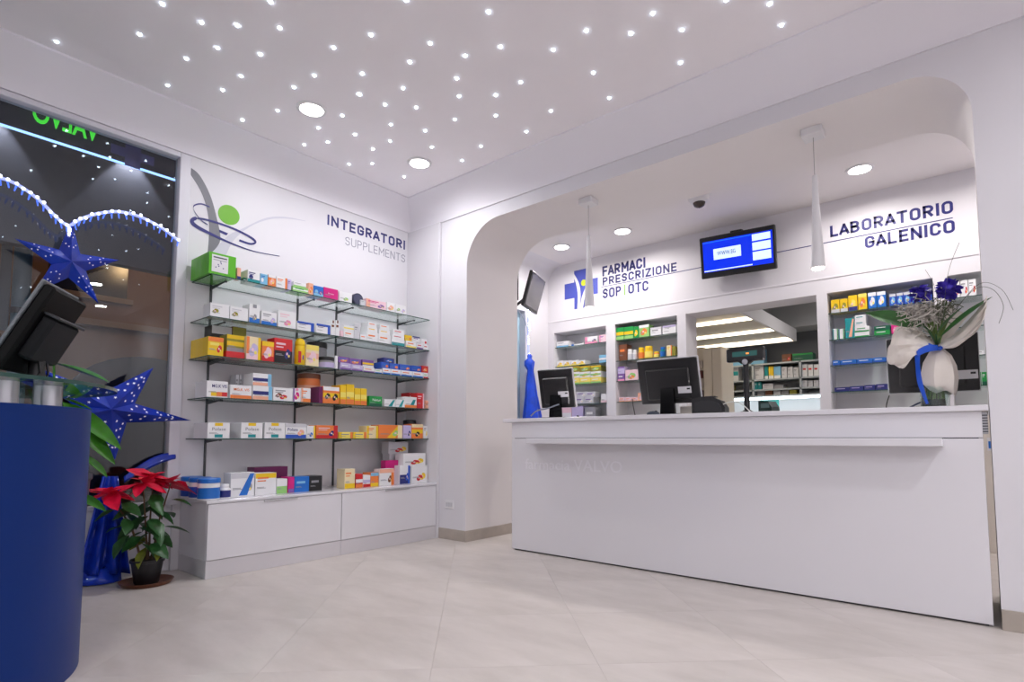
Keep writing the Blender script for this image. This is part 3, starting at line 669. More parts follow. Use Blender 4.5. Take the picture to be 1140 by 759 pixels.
# screen on a swivel arm by the side window
bm_ = on_y(575.5, 312, 5.05); tvc = on_y(594, 326, 5.05)
o = empty('arm_television', tvc, 0, 'grey flat screen on a black swivel arm beside the side window', 'television')
axw = Vector((-.34, .94, 0)).normalized(); nh_ = Vector((.94, .34, 0)).normalized(); nn = nh_*math.cos(R(16))-Vector((0, 0, 1))*math.sin(R(16)); azw = Vector((0, 0, 1))*math.cos(R(16))+nh_*math.sin(R(16))
t = MB(); t.obox((0, 0, 0), axw, nn, azw, .25, .018, .20, BLACK, .006); t.build('casing', o)
t = MB(); t.obox(nn*.0205, axw, nn, azw, .225, .001, .175, mat((112, 110, 114), .25)); t.build('screen', o)
t = MB(); t.box(bm_.x-tvc.x-.012, -.02, on_y(575, 290, 5.05).z-tvc.z, bm_.x-tvc.x+.012, .02, on_y(575, 334, 5.05).z-tvc.z, BLACK, .004); t.build('mount_rail', o)
t = MB(); t.cyl((bm_.x-tvc.x, 0, -.10), -nn*.02, .016, .016, BLACK, 10); t.build('arm', o)
t = MB(); t.box(XL-tvc.x, -.03, .0, bm_.x-tvc.x, .03, .06, BLACK, .004); t.build('wall_bracket', o)

# =================================================================== BLUE PODIUM
PC, PR, PH = Vector((-3.2, .05, 0)), .70, 1.075
o = empty('reception_podium', PC, 0, 'round deep blue reception desk in the foreground by the window', 'reception desk')
PB = mat((0, 42, 112), .40, var=.03, vscale=2, spec=.22)
t = MB(); t.lathe([(PR-.02, 0), (PR, 0.001), (PR, PH-.002), (PR-.003, PH), (PR-.04, PH), (PR-.04, PH-.03)], PB, n=96); t.build('curved_panel', o, smooth=True)
t = MB(); t.lathe([(PR-.045, PH-.03), (PR-.045, PH-.012)], mat((205, 205, 210), .3), n=64); t.build('inner_top', o)
PG = glass('podium_glass', (.80, .92, .90), .06, .6)
t = MB(); t.lathe([(.79, 1.155), (.79, 1.169)], PG, n=96)
for k, f in enumerate(t.f):
    if len(f) == 4: t.fm[k] = t.mi(GEDGE)
t.build('glass_top', o)
def proj(p):
    v = Vector(p)-CAM; d = v.dot(FW); return PCX+F_PX*v.dot(RT)/d, PCY-F_PX*v.dot(UP)/d
for px in (53, 3, -60):
    best = min(range(0, 85), key=lambda a: abs(proj(PC+Vector((.62*math.cos(R(a)), .62*math.sin(R(a)), 1.1)))[0]-px)); a = R(best)
    t = MB(); t.cyl((.62*math.cos(a), .62*math.sin(a), PH), (.62*math.cos(a), .62*math.sin(a), 1.155), .046, .046, STEEL, 24); t.build('standoff', o, smooth=True)
# POS terminal on the podium
Fh = Vector((-math.sin(YAW), math.cos(YAW), 0)); Zv = Vector((0, 0, 1)); al = R(-17); ti = R(27)
wd = (Fh*math.cos(al)+RT*math.sin(al)).normalized(); nh = (-RT*math.cos(al)+Fh*math.sin(al)).normalized()
nn = (nh*math.cos(ti)+Zv*math.sin(ti)).normalized(); vv = (Zv*math.cos(ti)-nh*math.sin(ti)).normalized()
ZG = 1.169
base = CAM+ray(40, 425)*(2.42/ray(40, 425).dot(Fh)); base.z = ZG
o = empty('touch_terminal', base, 0, 'tilted dark touch screen till terminal on the blue podium', 'terminal')
c0 = CAM+ray(38, 366)*(2.42/ray(38, 366).dot(Fh))-base
t = MB(); t.obox(c0, wd, nn, vv, .165, .006, .205, mat((120, 124, 130), .35), .004); t.build('bezel', o)
t = MB(); t.obox(c0+nn*.0105, wd, nn, vv, .15, .0008, .185, mat((20, 80, 150), .1, emit=.35)); t.build('screen', o)
t = MB(); t.obox(c0-nn*.03, wd, nn, vv, .158, .024, .195, mat((6, 6, 7), .6, spec=.2), .01); t.build('back_shell', o)
t = MB(); t.obox(c0-nn*.075-vv*.02, wd, nn, vv, .12, .028, .10, mat((20, 21, 25), .6, spec=.3), .012); t.build('rear_cover', o)
t = MB(); t.obox(c0-nn*.082+vv*.085, wd, nn, vv, .125, .032, .006, mat((52, 54, 58), .4), .003); t.build('vent_ridge', o)
t = MB(); a = c0-nn*.07-vv*.10; t.tube([a, Vector((a.x*.5, a.y*.5, a.z*.55)), (0, 0, .02)], [.028, .03, .034], BLACK, 12); t.build('stand_arm', o, smooth=True)
t = MB(); t.lathe([(.10, 0), (.10, .012), (.05, .022), (.03, .03)], BLACK, n=32); t.build('base', o, smooth=True)
for k in range(2):
    t = MB(); a = c0-nn*.09-vv*.10+wd*(.04-.07*k); t.tube([a, a-Zv*.06+RT*.01, Vector((a.x, a.y, .05)), Vector((a.x*.8, a.y*.8, .006))], .005, BLACK, 6); t.build('cable', o, smooth=True)
# =====PART3=====
# =================================================================== PACKAGES
# a carton: local x = width, local y = depth (front face at y = 0 looking to -y), z up; flat print is laid on the front face
def carton(w, d, h, col, style='', title=None):
    t = MB(); t.box(-w/2, 0, 0, w/2, d, h, pm(col), .0012); e = [.0004]
    def pr(u0, v0, u1, v1, c):
        e[0] += .00012; y = -e[0]
        t.quad((-w/2+u0*w, y, v0*h), (-w/2+u1*w, y, v0*h), (-w/2+u1*w, y, v1*h), (-w/2+u0*w, y, v1*h), pm(c))
    def bl(cx, cz, ru, rv, c):
        if max(ru*w, rv*h) > .02:
            one(cx-ru*.35, cz-rv*.25, ru*.62, rv*.6, c); one(cx+ru*.35, cz+rv*.1, ru*.6, rv*.7, c); one(cx+ru*.05, cz+rv*.45, ru*.5, rv*.45, c)
            one(cx-ru*.2, cz+rv*.05, ru*.28, rv*.25, 'PK'); one(cx+ru*.4, cz-rv*.3, ru*.3, rv*.25, 'LY')
        else: one(cx, cz, ru, rv, c)
    def one(cx, cz, ru, rv, c):
        e[0] += .00012; y = -e[0]; n = 14
        t.add([(-w/2+(cx+ru*math.cos(2*math.pi*k/n))*w, y, (cz+rv*math.sin(2*math.pi*k/n))*h) for k in range(n)], [tuple(range(n))], pm(c))
    for tok in style.split():
        k, c = tok[0], tok[1:]
        if k == 'b': pr(.01, .01, .99, .26, c)
        elif k == 't': pr(.01, .76, .99, .99, c)
        elif k == 'm': pr(.01, .36, .99, .62, c)
        elif k == 'h': pr(.01, .01, .99, .5, c)
        elif k == 'v': pr(.01, .01, .2, .99, c)
        elif k == 'V': pr(.8, .01, .99, .99, c)
        elif k == 'l':
            pr(.1, .74, .62, .82, c); pr(.1, .62, .5, .67, c)
        elif k == 'n': pr(.14, .55, .72, .70, c)
        elif k == 's': pr(.32, .06, .68, .26, c)
        elif k == 'S': pr(.32, .8, .68, .99, c)
        elif k == 'c': bl(.74, .38, .17, .24, c)
        elif k == 'C': bl(.5, .42, .33, .33, c)
        elif k == 'q': bl(.28, .42, .17, .2, c)
        elif k == 'Q': bl(.52, .3, .2, .2, c)
        elif k == 'd':
            e[0] += .00012; y = -e[0]
            t.add([(-w/2+u*w, y, z*h) for u, z in ((.35, .05), (.8, .95), (.98, .95), (.7, .05))], [(0, 1, 2, 3)], pm(c))
        elif k == 'w': pr(.25, .1, .8, .9, c)
        elif k == 'g':
            for q, cc in enumerate(('Y', 'O', 'R')): pr(.2+q*.26, .08, .46+q*.26, .34, cc)
    if w > .07 and h > .05 and style:
        pr(.08, .30, .5, .325, 'GY'); pr(.08, .345, .42, .37, 'GY')
    if title:
        s, c, u0, v0, u1, v1 = title; e[0] += .0002
        t.text(s, (-w/2+u0*w, -e[0], v0*h), ((u1-u0)*w, 0, 0), (0, 0, (v1-v0)*h), pm(c), .01)
    return t
LABELS = {}
def finish(o, label, cat, group):
    tag(o, label, cat, group)
def place(o, x, y, z, rz): o.location = (x, y, z); o.rotation_euler = (0, 0, rz)

SHN = dict(A='the top glass shelf', B='the second glass shelf', C='the third glass shelf', D='the fourth glass shelf', E='the lowest glass shelf', F='the drawer cabinet top')
def item(sh, x0, x1, yt, col, style, desc, d=.12, back=.012, yb=None, group=None, title=None, rows=1, name='carton', cat='box', z0=None):
    """carton on a wall shelf: x0, x1, yt (and yb when stacked) are photo pixels on the plane of its front face"""
    X = (SX if sh != 'F' else -4.16)-back; z = SZ[sh] if z0 is None else z0
    ym = yt+4
    a, b = on_x(x0, ym, X), on_x(x1, ym, X)
    if yb is not None: z = on_x((x0+x1)/2, yb, X).z
    b.y = min(b.y, SYE-.004)
    zt = on_x((x0+x1)/2, yt, X).z; lim = dict(B='A', C='B', D='C', E='D', F='E').get(sh)
    if lim: zt = min(zt, SZ[lim]-.014)
    h = max(.012, zt-z); w = abs(b.y-a.y)-.002
    d = min(d, (X-(XL+.022))/rows-.002)
    me = None; last = None
    for k in range(rows):
        if me is None: o = carton(w, d, h, col, style, title).build(name, recalc=False); me = o.data
        else: o = bpy.data.objects.new(name, me); COL.objects.link(o)
        place(o, X-k*(d+.0015), (a.y+b.y)/2, z+.0003, R(90))
        g = group
        dd = desc if rows == 1 else '%s, %s in a row from the shelf front' % (desc, ('first', 'second', 'third', 'fourth', 'fifth')[k])
        tag(o, '%s on %s' % (dd, SHN[sh]), cat, g)
    return z+h
def jar(X, Y, z, r, h, body, lid, desc, lidh=.25, label=None, group=None, name='jar', shoulder=.8, glassy=False, cat='jar'):
    o = empty(name, (X, Y, z+.0003), 0, desc, cat, group); hb = h*(1-lidh)
    t = MB(); t.lathe([(r*.93, 0), (r, .006), (r, hb*.8), (r*shoulder, hb*.97), (r*shoulder, hb)], pm(body, .3), n=20); t.build('body', o, smooth=True)
    rl = max(r*shoulder*1.06, r*.6)
    t = MB(); t.lathe([(rl, hb-.002), (rl, h-.006), (rl*.93, h)], pm(lid, .35), n=20); t.build('lid', o, smooth=True)
    if label:
        t = MB(); t.lathe([(r+.0006, hb*.1), (r+.0006, hb*.72)], pm(label), n=20)
        t.f = [f for f in t.f if len(f) == 4]; t.fm = t.fm[:len(t.f)]; t.build('paper_label', o, smooth=True)
    return o

# ---- shelf A (top)
g = 'green cartons lined up on the top shelf'
item('A', 232.7, 263.2, 283.0, 'BG', '', 'green carton', d=.062, rows=5, group=g)
a = on_x(248, 290, SX-.011); t = MB(); t.box(SX-.0115, a.y-.075, SZ['A']+.02, SX-.0108, a.y+.04, SZ['A']+.145, WHITE)
for q in range(6): t.box(SX-.0108, a.y-.05+.016*(q % 3)+.02*(q//3), SZ['A']+.05+.011*((q*2) % 5), SX-.0103, a.y-.042+.016*(q % 3)+.02*(q//3), SZ['A']+.058+.011*((q*2) % 5), NAVY)
t.box(SX-.0108, a.y-.065, SZ['A']+.122, SX-.0103, a.y+.03, SZ['A']+.132, mat((90, 92, 100), .5)); t.box(SX-.0108, a.y-.065, SZ['A']+.105, SX-.0103, a.y+.03, SZ['A']+.111, mat((170, 170, 176), .5))
tag(t.build('price_card'), 'white printed card stuck to the front green carton', 'card')
item('A', 264, 268.5, 298, 'FL', 'bN', 'narrow flesh-coloured carton with navy foot', d=.06)
item('A', 271, 275, 309, 'DG', 'bW', 'tiny dark green and white pack', d=.05)
item('A', 275.6, 289.6, 301.2, 'W', 'lN bT qN', 'white carton with navy print and teal foot')
item('A', 289.8, 298.2, 305.0, 'LB', 'qW lB', 'pale blue and white carton')
item('A', 298.4, 307.4, 306.2, 'O', 'CFL tW', 'orange carton with pale dot')
item('A', 307.6, 320, 308.6, 'W', 'lO VO', 'white carton with orange edge')
item('A', 320.2, 324.5, 311, 'LV', 'lP', 'slim lavender carton')
zt = item('A', 325.8, 343.2, 319.5, 'LG', 'mW nG', 'lower white and green carton of a stacked pair')
item('A', 326.5, 341, 314.5, 'W', 'bLG lGY', 'upper white carton with green foot of a stacked pair', z0=zt, d=.1)
item('A', 343.4, 349, 315.2, 'FL', 'CO', 'small orange carton next to a blue one', d=.09)
item('A', 349.2, 360.2, 318.6, 'B', 'bLB cP qLB', 'blue carton with purple shapes')
item('A', 360.4, 376.4, 321, 'M', 'bM', 'plain magenta carton', title=('linea', 'PK', .3, .42, .7, .56))
item('A', 377.6, 392, 325.4, 'W', 'QLG', 'white carton with a small green leaf')
c = on_x(397, 341, SX-.05); o = empty('round_clock', (SX-.05, c.y, SZ['A']), 0, 'round dark navy tin standing on the top glass shelf', 'tin')
t = MB(); t.cyl((-.02, 0, .055), (.02, 0, .055), .054, .054, mat((46, 50, 76), .35), 28); t.build('body', o, smooth=True)
t = MB(); t.cyl((.02, 0, .055), (.023, 0, .055), .045, .045, mat((66, 70, 98), .3), 28); t.build('face', o)
t = MB(); t.box(-.02, -.05, 0, .02, .05, .008, mat((46, 50, 76), .35)); t.build('foot', o)
item('A', 401.5, 407, 334, 'LGY', 'lGY', 'small pale grey carton', d=.08)
item('A', 407.4, 430, 334.2, 'PK', 'vFL cP lM', 'long pale pink carton with flowers')
item('A', 430.4, 440, 337, 'W', 'CFL', 'white carton with pale orange disc')
item('A', 440.2, 452, 339.6, 'W', 'qLG cLV', 'white carton with green and lilac spots')
# ---- shelf B
for x0, x1, yt in ((234, 255.6, 338.2), (256, 276.5, 342.0)):
    item('B', x0, x1, yt, 'W', 'qOL lLGY', 'long white carton with a brown nut picture', group='nut cartons on the second shelf')
item('B', 277.6, 289.6, 338.8, 'W', 'bB SGY QGY', 'upright white carton with blue foot')
item('B', 291, 308.5, 347, 'W', 'bB lGY cLV', 'low white carton with blue foot')
item('B', 309.6, 330, 346.5, 'W', 'lPK QK', 'plain white carton with faint pink print')
for x0, x1, yt in ((330.6, 350, 358.4), (352, 368, 361)):
    item('B', x0, x1, yt, 'W', 'VSB tSB lN', 'low white carton with dark blue end', group='blue-ended cartons on the second shelf')
for x0, x1 in ((368.6, 373.3), (373.6, 378.2)):
    item('B', x0, x1, 356.5, 'W', 'SBR nBR', 'narrow white carton with brown patch', d=.09, group='narrow cartons on the second shelf')
item('B', 379, 382.4, 368, 'PK', '', 'thin pale pink pack', d=.08)
zt = item('B', 382.6, 394, 368.4, 'W', 'nO', 'white carton under a yellow-striped one')
item('B', 382.6, 394, 362.4, 'W', 'mLY', 'white carton with yellow stripe lying on another', z0=zt)
item('B', 394.2, 400.5, 361, 'LGY', 'lGY', 'pale grey upright pack', d=.07)
gB = 'white cartons with orange print stacked on the second shelf'
for x0, x1, yt, n in ((401, 408, 372.5, 1), (408.2, 421, 370.0, 3), (421.2, 435, 372.6, 3)):
    z = None; X = SX-.012
    for k in range(n):
        z = item('B', x0+.8*k, x1-.8*k, yt-k*5.6, 'W', 'nO bW' if k != 1 else 'nY', 'white carton with orange print, %s of %s stack' % (('bottom', 'middle', 'top')[k], {401: 'the single', 408.2: 'the higher', 421.2: 'the teal-side'}[x0]), z0=z, group=gB, d=.11)
zt = item('B', 436, 450.6, 378.0, 'W', 'bT h%s' % 'T', 'white and teal carton at the bottom of a stack')
zt = item('B', 436.6, 450.2, 373, 'W', 'nR', 'white carton with red print in the middle of a stack', z0=zt)
item('B', 437.5, 450, 366.8, 'W', 'nR', 'white carton with red print on top of a stack', z0=zt)
zt = item('B', 452, 463.6, 379.8, 'W', 'nO bLY', 'white carton with yellow foot below two others')
item('B', 451, 458.6, 373.2, 'Y', 'cO', 'small yellow carton lying on a white one', z0=zt)
item('B', 459, 467.6, 374.6, 'W', 'tN nP', 'white carton with navy top edge', z0=zt)
zt = item('B', 463.8, 471, 382.2, 'W', 'nR bP', 'white carton with violet foot', d=.1)
zt = item('B', 471.4, 479, 383.8, 'W', 'nR', 'white carton with red print next to shelf end', d=.1)
item('B', 469, 475.5, 377.4, 'W', 'cR', 'small white carton with a red dot', z0=zt, d=.08)
# ---- shelf C
item('C', 231.6, 249.2, 375.2, 'Y', 'cR tO nLY', 'yellow carton', d=.075, rows=4, group='yellow cartons on the third shelf')
c = on_x(246.5, 380, SX-.22)
item('C', 235.5, 258.5, 363, 'BK', 'tLGY mGY', 'tall black tin carton with a pale top band', back=.20, d=.13)
zt = item('C', 251.5, 272.5, 391.5, 'R', '', 'flat red tray carton', back=.02)
item('C', 252.5, 273, 373, 'OL', 'bGY mY tY', 'yellow and grey carton on a red tray', back=.05, z0=zt)
item('C', 259, 274.5, 363.5, 'BR', 'tOL mR', 'brown and gold carton at the back', back=.20)
item('C', 274.4, 290.8, 375, 'CR', 'vO bPK CLV VY', 'cream carton with yellow edges and pink foot')
item('C', 291.6, 305.2, 380, 'O', 'tY bR CPK', 'orange carton with yellow top and red foot')
item('C', 305.4, 325.8, 377, 'R', 'hBK lPK cN', 'red over black carton with pale print')
Xc = SX-.055; a = on_x(334.5, 392, Xc); w_ = on_x(340.6, 392, Xc).y-on_x(328.4, 392, Xc).y; hz = on_x(334.5, 376.6, Xc).z-SZ['C']
o = empty('yellow_bottle', (Xc, a.y-.006, SZ['C']+.0003), 0, 'plump yellow plastic bottle with rounded cap on the third glass shelf', 'bottle'); r_ = w_/2*.88
t = MB(); t.lathe([(r_*.9, 0), (r_, .008), (r_, hz*.62), (r_*.95, hz*.68), (r_*.86, hz*.72)], pm('Y', .3), n=24); t.build('body', o, smooth=True)
t = MB(); t.lathe([(r_*.9, hz*.72), (r_*.94, hz*.76), (r_*.9, hz*.88), (r_*.6, hz*.97), (r_*.2, hz)], pm('Y', .25), n=24); t.build('cap', o, smooth=True)
t = MB(); t.box(r_*.9, -r_*.8, hz*.08, r_*1.01, -r_*.25, hz*.5, pm('R')); t.box(r_*.9, .0, hz*.2, r_*1.01, r_*.3, hz*.36, pm('P')); t.build('print', o)
item('C', 340.8, 355.2, 384.2, 'CR', 'mFL CPK tLY', 'cream and pink carton', d=.11)
a = on_x(352.5, 400, SX-.25); zj = on_x(352.5, 381.5, SX-.25).z
jar(SX-.25, a.y, SZ['C'], .085, zj-SZ['C'], 'GY', 'BK', 'large grey tub with black lid behind the cream and pink carton', .2, shoulder=.95)
a = on_x(364, 403, SX-.075); zj = on_x(364, 396.5, SX-.02).z
jar(SX-.085, a.y-.002, SZ['C'], .068, zj-SZ['C'], 'GY', 'BK', 'low wide jar with black lid on the third glass shelf', .3, 'LV', shoulder=.97)
item('C', 373.4, 376.2, 396, 'W', '', 'thin white upright pack', d=.1)
gp = 'purple cartons on the third shelf'
for x0, x1, yt in ((378.8, 390.8, 404.0), (391.2, 404, 406)):
    z = item('C', x0, x1, yt, 'LV', 'bP nW', 'lilac carton with white panel in the lower row', group=gp)
    item('C', x0-2, x1-2, yt-6.8, 'P', 'CO nB', 'purple carton with bright print on the upper row', z0=z, group=gp+', upper row')
zt = item('C', 404.4, 417, 409.0, 'W', 'bP nO', 'white carton with purple foot under a yellow and purple one')
item('C', 403.4, 416.2, 400.6, 'P', 'mY bW', 'yellow and purple carton lying on a white one', z0=zt)
item('C', 417.2, 425.4, 411, 'W', 'nLG bB', 'small white carton with green print', d=.1)
gq = 'blue-footed cartons along the third shelf'
zz = None
for x0, x1, yt in ((426, 435, 410), (435.2, 446, 411.2), (446.4, 459, 412.6), (459.4, 471, 414)):
    zz = item('C', x0, x1, yt, 'W', 'nO bB', 'white carton with orange print and blue foot', group=gq)
    item('C', x0-1.5, x1-2, yt-6.8, 'SB', 'cO nB', 'blue carton with an orange flame in the upper row', z0=zz, group='blue cartons in the upper row of the third shelf')
zz = item('C', 471.4, 482.4, 415.2, 'W', 'nLG bR', 'white carton with red foot at the shelf end')
item('C', 469.6, 480.4, 407.6, 'R', 'CO', 'red carton with orange flame in the upper row', z0=zz)
item('C', 427, 439, 398.6, 'N', 'CB', 'dark navy carton on top of the blue ones', yb=404, d=.1)
# ---- shelf D
item('D', 230.2, 254, 424.2, 'W', 'g', 'white carton with yellow to red bar', title=('MG.K VIS', 'N', .24, .6, .95, .8), d=.2)
item('D', 256.2, 280.6, 428.8, 'W', 'bO', 'white carton with orange foot', title=('MG.K VIS', 'O', .16, .58, .88, .78), d=.2)
zt = item('D', 281.4, 303.4, 429.6, 'W', 'bFL mN VLB', 'lower white and navy carton of a pair', d=.16)
item('D', 281.4, 302.6, 415.8, 'W', 'bFL mN VLB', 'upper white and navy carton of a pair', z0=zt+.001, d=.16)
for k in range(4):
    item('D', 262.5+k*4.2, 266.4+k*4.2, 417+k*.1, 'LGY', 'lGY', 'slim grey upright pack standing behind the white cartons', back=.19, d=.1, group='slim packs at the back of the fourth shelf')
item('D', 304.2, 326, 431.8, 'W', 'qBR QR lGY', 'white carton with brown almond picture')
item('D', 326.2, 335, 432, 'W', 'vP SK CM', 'white carton with purple stripes', d=.1)
item('D', 335.2, 346, 432, 'W', 'bO vFL lO', 'white carton with orange stripes', d=.1)
a = on_x(343.5, 435, SX-.24); zj = on_x(343.5, 416.5, SX-.24).z
jar(SX-.24, a.y, SZ['D'], .095, zj-SZ['D'], 'O', 'BR', 'large amber plastic tub behind the orange striped carton', .16, 'FL', shoulder=.95)
item('D', 355.4, 359.4, 430.5, 'DP', '', 'slim dark plum carton', d=.16)
item('D', 359.6, 378, 430.4, 'O', 'tW mY qBK cBK', 'orange carton with white top and dark beans')
for x0, x1, yt in ((379, 385.4, 428.4), (385.6, 394.6, 427.8), (394.8, 401.4, 432.0), (401.6, 408.6, 432.4)):
    item('D', x0, x1, yt, 'Y', 'bO mLY', 'yellow carton with orange foot, '+{379: 'touching the bean carton', 385.6: 'tallest of four', 394.8: 'between two yellow ones', 401.6: 'nearest the green carton'}[x0], d=.14, group='yellow and orange cartons on the fourth shelf')
item('D', 411, 425.6, 441, 'G', 'bDG', 'green carton with white word', title=('Natur', 'W', .25, .5, .9, .75))
for x0, x1 in ((428, 440, ), (440.4, 450.2)):
    item('D', x0, x1, 444.6, 'W', 'dT', 'low white carton with teal diagonal', group='teal diagonal cartons on the fourth shelf')
item('D', 450.4, 464, 441.8, 'W', 'dT bO tW', 'white carton with teal diagonal and orange corner')
item('D', 455, 466, 437.4, 'R', 'lPK', 'red carton standing behind the teal diagonal one', back=.15)
item('D', 464.4, 472.4, 437.6, 'R', 'VPK lPK', 'tall red and white carton', d=.1)
for k in range(2):
    o = empty('cream_tube', (SX-.03-.0, on_x(477, 450, SX-.03).y, SZ['D']+.021+k*.043), 0, 'orange tube with dark cap lying on the fourth glass shelf', 'tube', 'orange tubes on the fourth shelf')
    t = MB(); t.cyl((0, -.055, 0), (0, .035, 0), .02, .02, pm('FL'), 16); t.build('body', o, smooth=True)
    t = MB(); t.cyl((0, .035, 0), (0, .058, 0), .018, .016, pm('BK'), 16); t.build('cap', o, smooth=True)
# ---- shelf E
for x0, x1, wh in ((231, 256, 'at the shelf end'), (268.5, 292.6, 'after a gap'), (294.6, 317.5, 'touching a blue-footed one')):
    item('E', x0, x1, 470.6, 'W', 'SY sT', 'white yellow-tab carton '+wh, d=.24, group='yellow-tab cartons on the lowest glass shelf', title=('Polase', 'GY', .2, .5, .82, .7))
item('E', 317.8, 341.2, 471.5, 'W', 'bSB cFL tLGY', 'wide white carton with blue foot', d=.2, title=('Polase', 'N', .1, .5, .58, .7))
item('E', 341.4, 351.2, 474, 'W', 'VY QB', 'small white carton with yellow edge', d=.16)
item('E', 352, 376.2, 473.4, 'O', 'bR cN lPK VR', 'orange carton with dark berries')
for x0, x1 in ((377.4, 393), (393.2, 408)):
    item('E', x0, x1, 480.8, 'LY', 'vY nGY VO', 'low pale yellow carton', group='low yellow cartons on the lowest glass shelf')
item('E', 408.2, 421.2, 474.0, 'CR', 'vY VY lO', 'cream carton with yellow sides')
item('E', 421.4, 448, 473, 'O', 'dY cLG VCR', 'wide orange carton with yellow swoosh')
item('E', 448.8, 458, 473.4, 'LV', 'cN', 'lavender carton with dark berries', d=.1)
item('E', 458.2, 471, 472, 'O', 'tCR mY QBK', 'orange and cream carton with coffee beans')
item('E', 471.4, 483, 474, 'W', 'cLY lGY', 'white carton at the shelf end')
a = on_x(456, 478, SX-.2); jar(SX-.2, a.y, SZ['E'], .065, on_x(456, 467.5, SX-.2).z-SZ['E'], 'LGY', 'BK', 'grey jar with black lid at the back of the lowest glass shelf', .25, shoulder=.95)
# ---- cabinet top
X6 = -4.24
jy = on_x(232.6, 540, -4.175).y
for k, xx in enumerate((-4.175, -4.32, -4.465)):
    jar(xx, jy, SZ['F'], .071, .150, 'W', 'B', ('white jar with blue lid beside the small white bottle', 'white jar with blue lid, middle of three in a file', 'white jar with blue lid nearest the wall behind two others')[k], .2, 'SB' if k else 'B', group='blue-lidded jars on the cabinet top', shoulder=.97)
a = on_x(249.8, 540, X6+.03); jar(X6+.03, a.y, SZ['F'], .043, .10, 'W', 'W', 'small white bottle with dark label beside the blue-lidded jars', .22, 'N', name='pill_bottle', shoulder=.7, cat='bottle')
item('F', 257, 283.6, 526, 'W', 'tLGY cGY dB', 'white carton with grey picture and blue corner', back=.05)
item('F', 283, 320.4, 519.6, 'DP', 'bM', 'large dark plum carton at the back', back=.20)
item('F', 284.4, 307.8, 526.4, 'W', 'tY lO', 'white carton with rainbow top stripe', back=.05)
item('F', 308, 320, 533, 'W', 'hLG', 'white carton with green lower half', back=.05)
item('F', 321, 327.8, 531, 'M', 'bP', 'small magenta carton', back=.06)
item('F', 328, 344.4, 530.4, 'B', 'nLB', 'blue carton with pale lettering', back=.06)
item('F', 344.6, 358.8, 529.6, 'BK', 'nGY', 'black carton with pale lettering', back=.06)
item('F', 383.8, 395.4, 522, 'CR', 'bY lO', 'cream carton with golden foot', back=.03)
item('F', 396, 404, 527.6, 'R', 'mW bO', 'small red and white carton', back=.04)
item('F', 404.2, 412.4, 529, 'W', 'bR mLV', 'small white carton with red foot', back=.04)
item('F', 412.6, 421.6, 526, 'O', 'tLB bY', 'small orange carton with pale blue top', back=.04)
item('F', 422.4, 438.8, 521.8, 'W', 'cBR VO tFL', 'white carton with a brown dot', back=.04, d=.08)
item('F', 429, 443.4, 512.4, 'M', 'bK cPK', 'pink carton standing behind the brown dot one', back=.13, d=.07)
item('F', 445, 456.6, 518, 'W', 'hN cSB VSB', 'white and deep blue carton', back=.05, d=.1)
gw = 'white fruit-logo cartons on the cabinet top'
zt = item('F', 458, 475.4, 518.6, 'W', 'cY QR', 'white carton with colourful fruit logo', back=.05, group=gw)
item('F', 475.6, 488, 517, 'W', 'cY QR', 'white carton with colourful fruit logo', back=.05, group=gw)
item('F', 449, 473.8, 504.6, 'W', 'cY QR', 'wide white fruit-logo carton lying across the lower one', back=.055, z0=zt+.001)
zt = item('F', 433.5, 456, 505, 'LGY', '', 'tall pale grey carton at the back below another', back=.21, d=.11)
item('F', 432.5, 454.5, 491.8, 'LGY', 'cY QR', 'pale carton with fruit logo on a tall grey one', back=.21, z0=zt+.001, d=.11)

# =================================================================== NICHES BEHIND THE COUNTER
NZ = [2.19, 1.925, 1.67, 1.41, 1.15]
NY = YB+.03
NN = {0: 'under the blue cross', 1: 'under the FARMACI lettering', 3: 'under the LABORATORIO lettering', 4: 'next to the counter end'}
SN = ['top', 'second', 'third', 'fourth', 'lowest']
for k in (0, 1, 3, 4):
    x0, x1 = cols[k]
    for q in range(4):
        t = MB(); t.box(x0+.001, NY-.01, NZ[q]-.008, x1-.001, YB+ND-.021, NZ[q], GLASS)
        t.fm[2] = t.mi(GEDGE)
        tag(t.build('niche_shelf'), '%s glass shelf in the niche %s' % (SN[q], NN[k]), 'shelf')
    struct(MB().box(x0, YB+.004, 0, x1, YB+ND-.02, 1.15, mat((226, 218, 208), .5)).build('wall_cupboard_%d' % (k+1)))
ORD = ('first', 'second', 'third', 'fourth', 'fifth', 'sixth', 'seventh')
def nb(k, q, x0, x1, yt, col, style, desc, d=.14, back=0.0, group=None, z0=None, title=None):
    Y = NY+back; a, b = on_y(x0, yt+4, Y), on_y(x1, yt+4, Y); z = NZ[q] if z0 is None else z0
    h = max(.02, on_y((x0+x1)/2, yt, Y).z-z); w = b.x-a.x-.002
    o = carton(w, min(d, YB+ND-.022-Y), h, col, style, title).build('medicine_box', recalc=False)
    o.location = ((a.x+b.x)/2, Y, z+.0003)
    tag(o, '%s, %s shelf, niche %s' % (desc, SN[q], NN[k]), 'box', group)
    return z+h
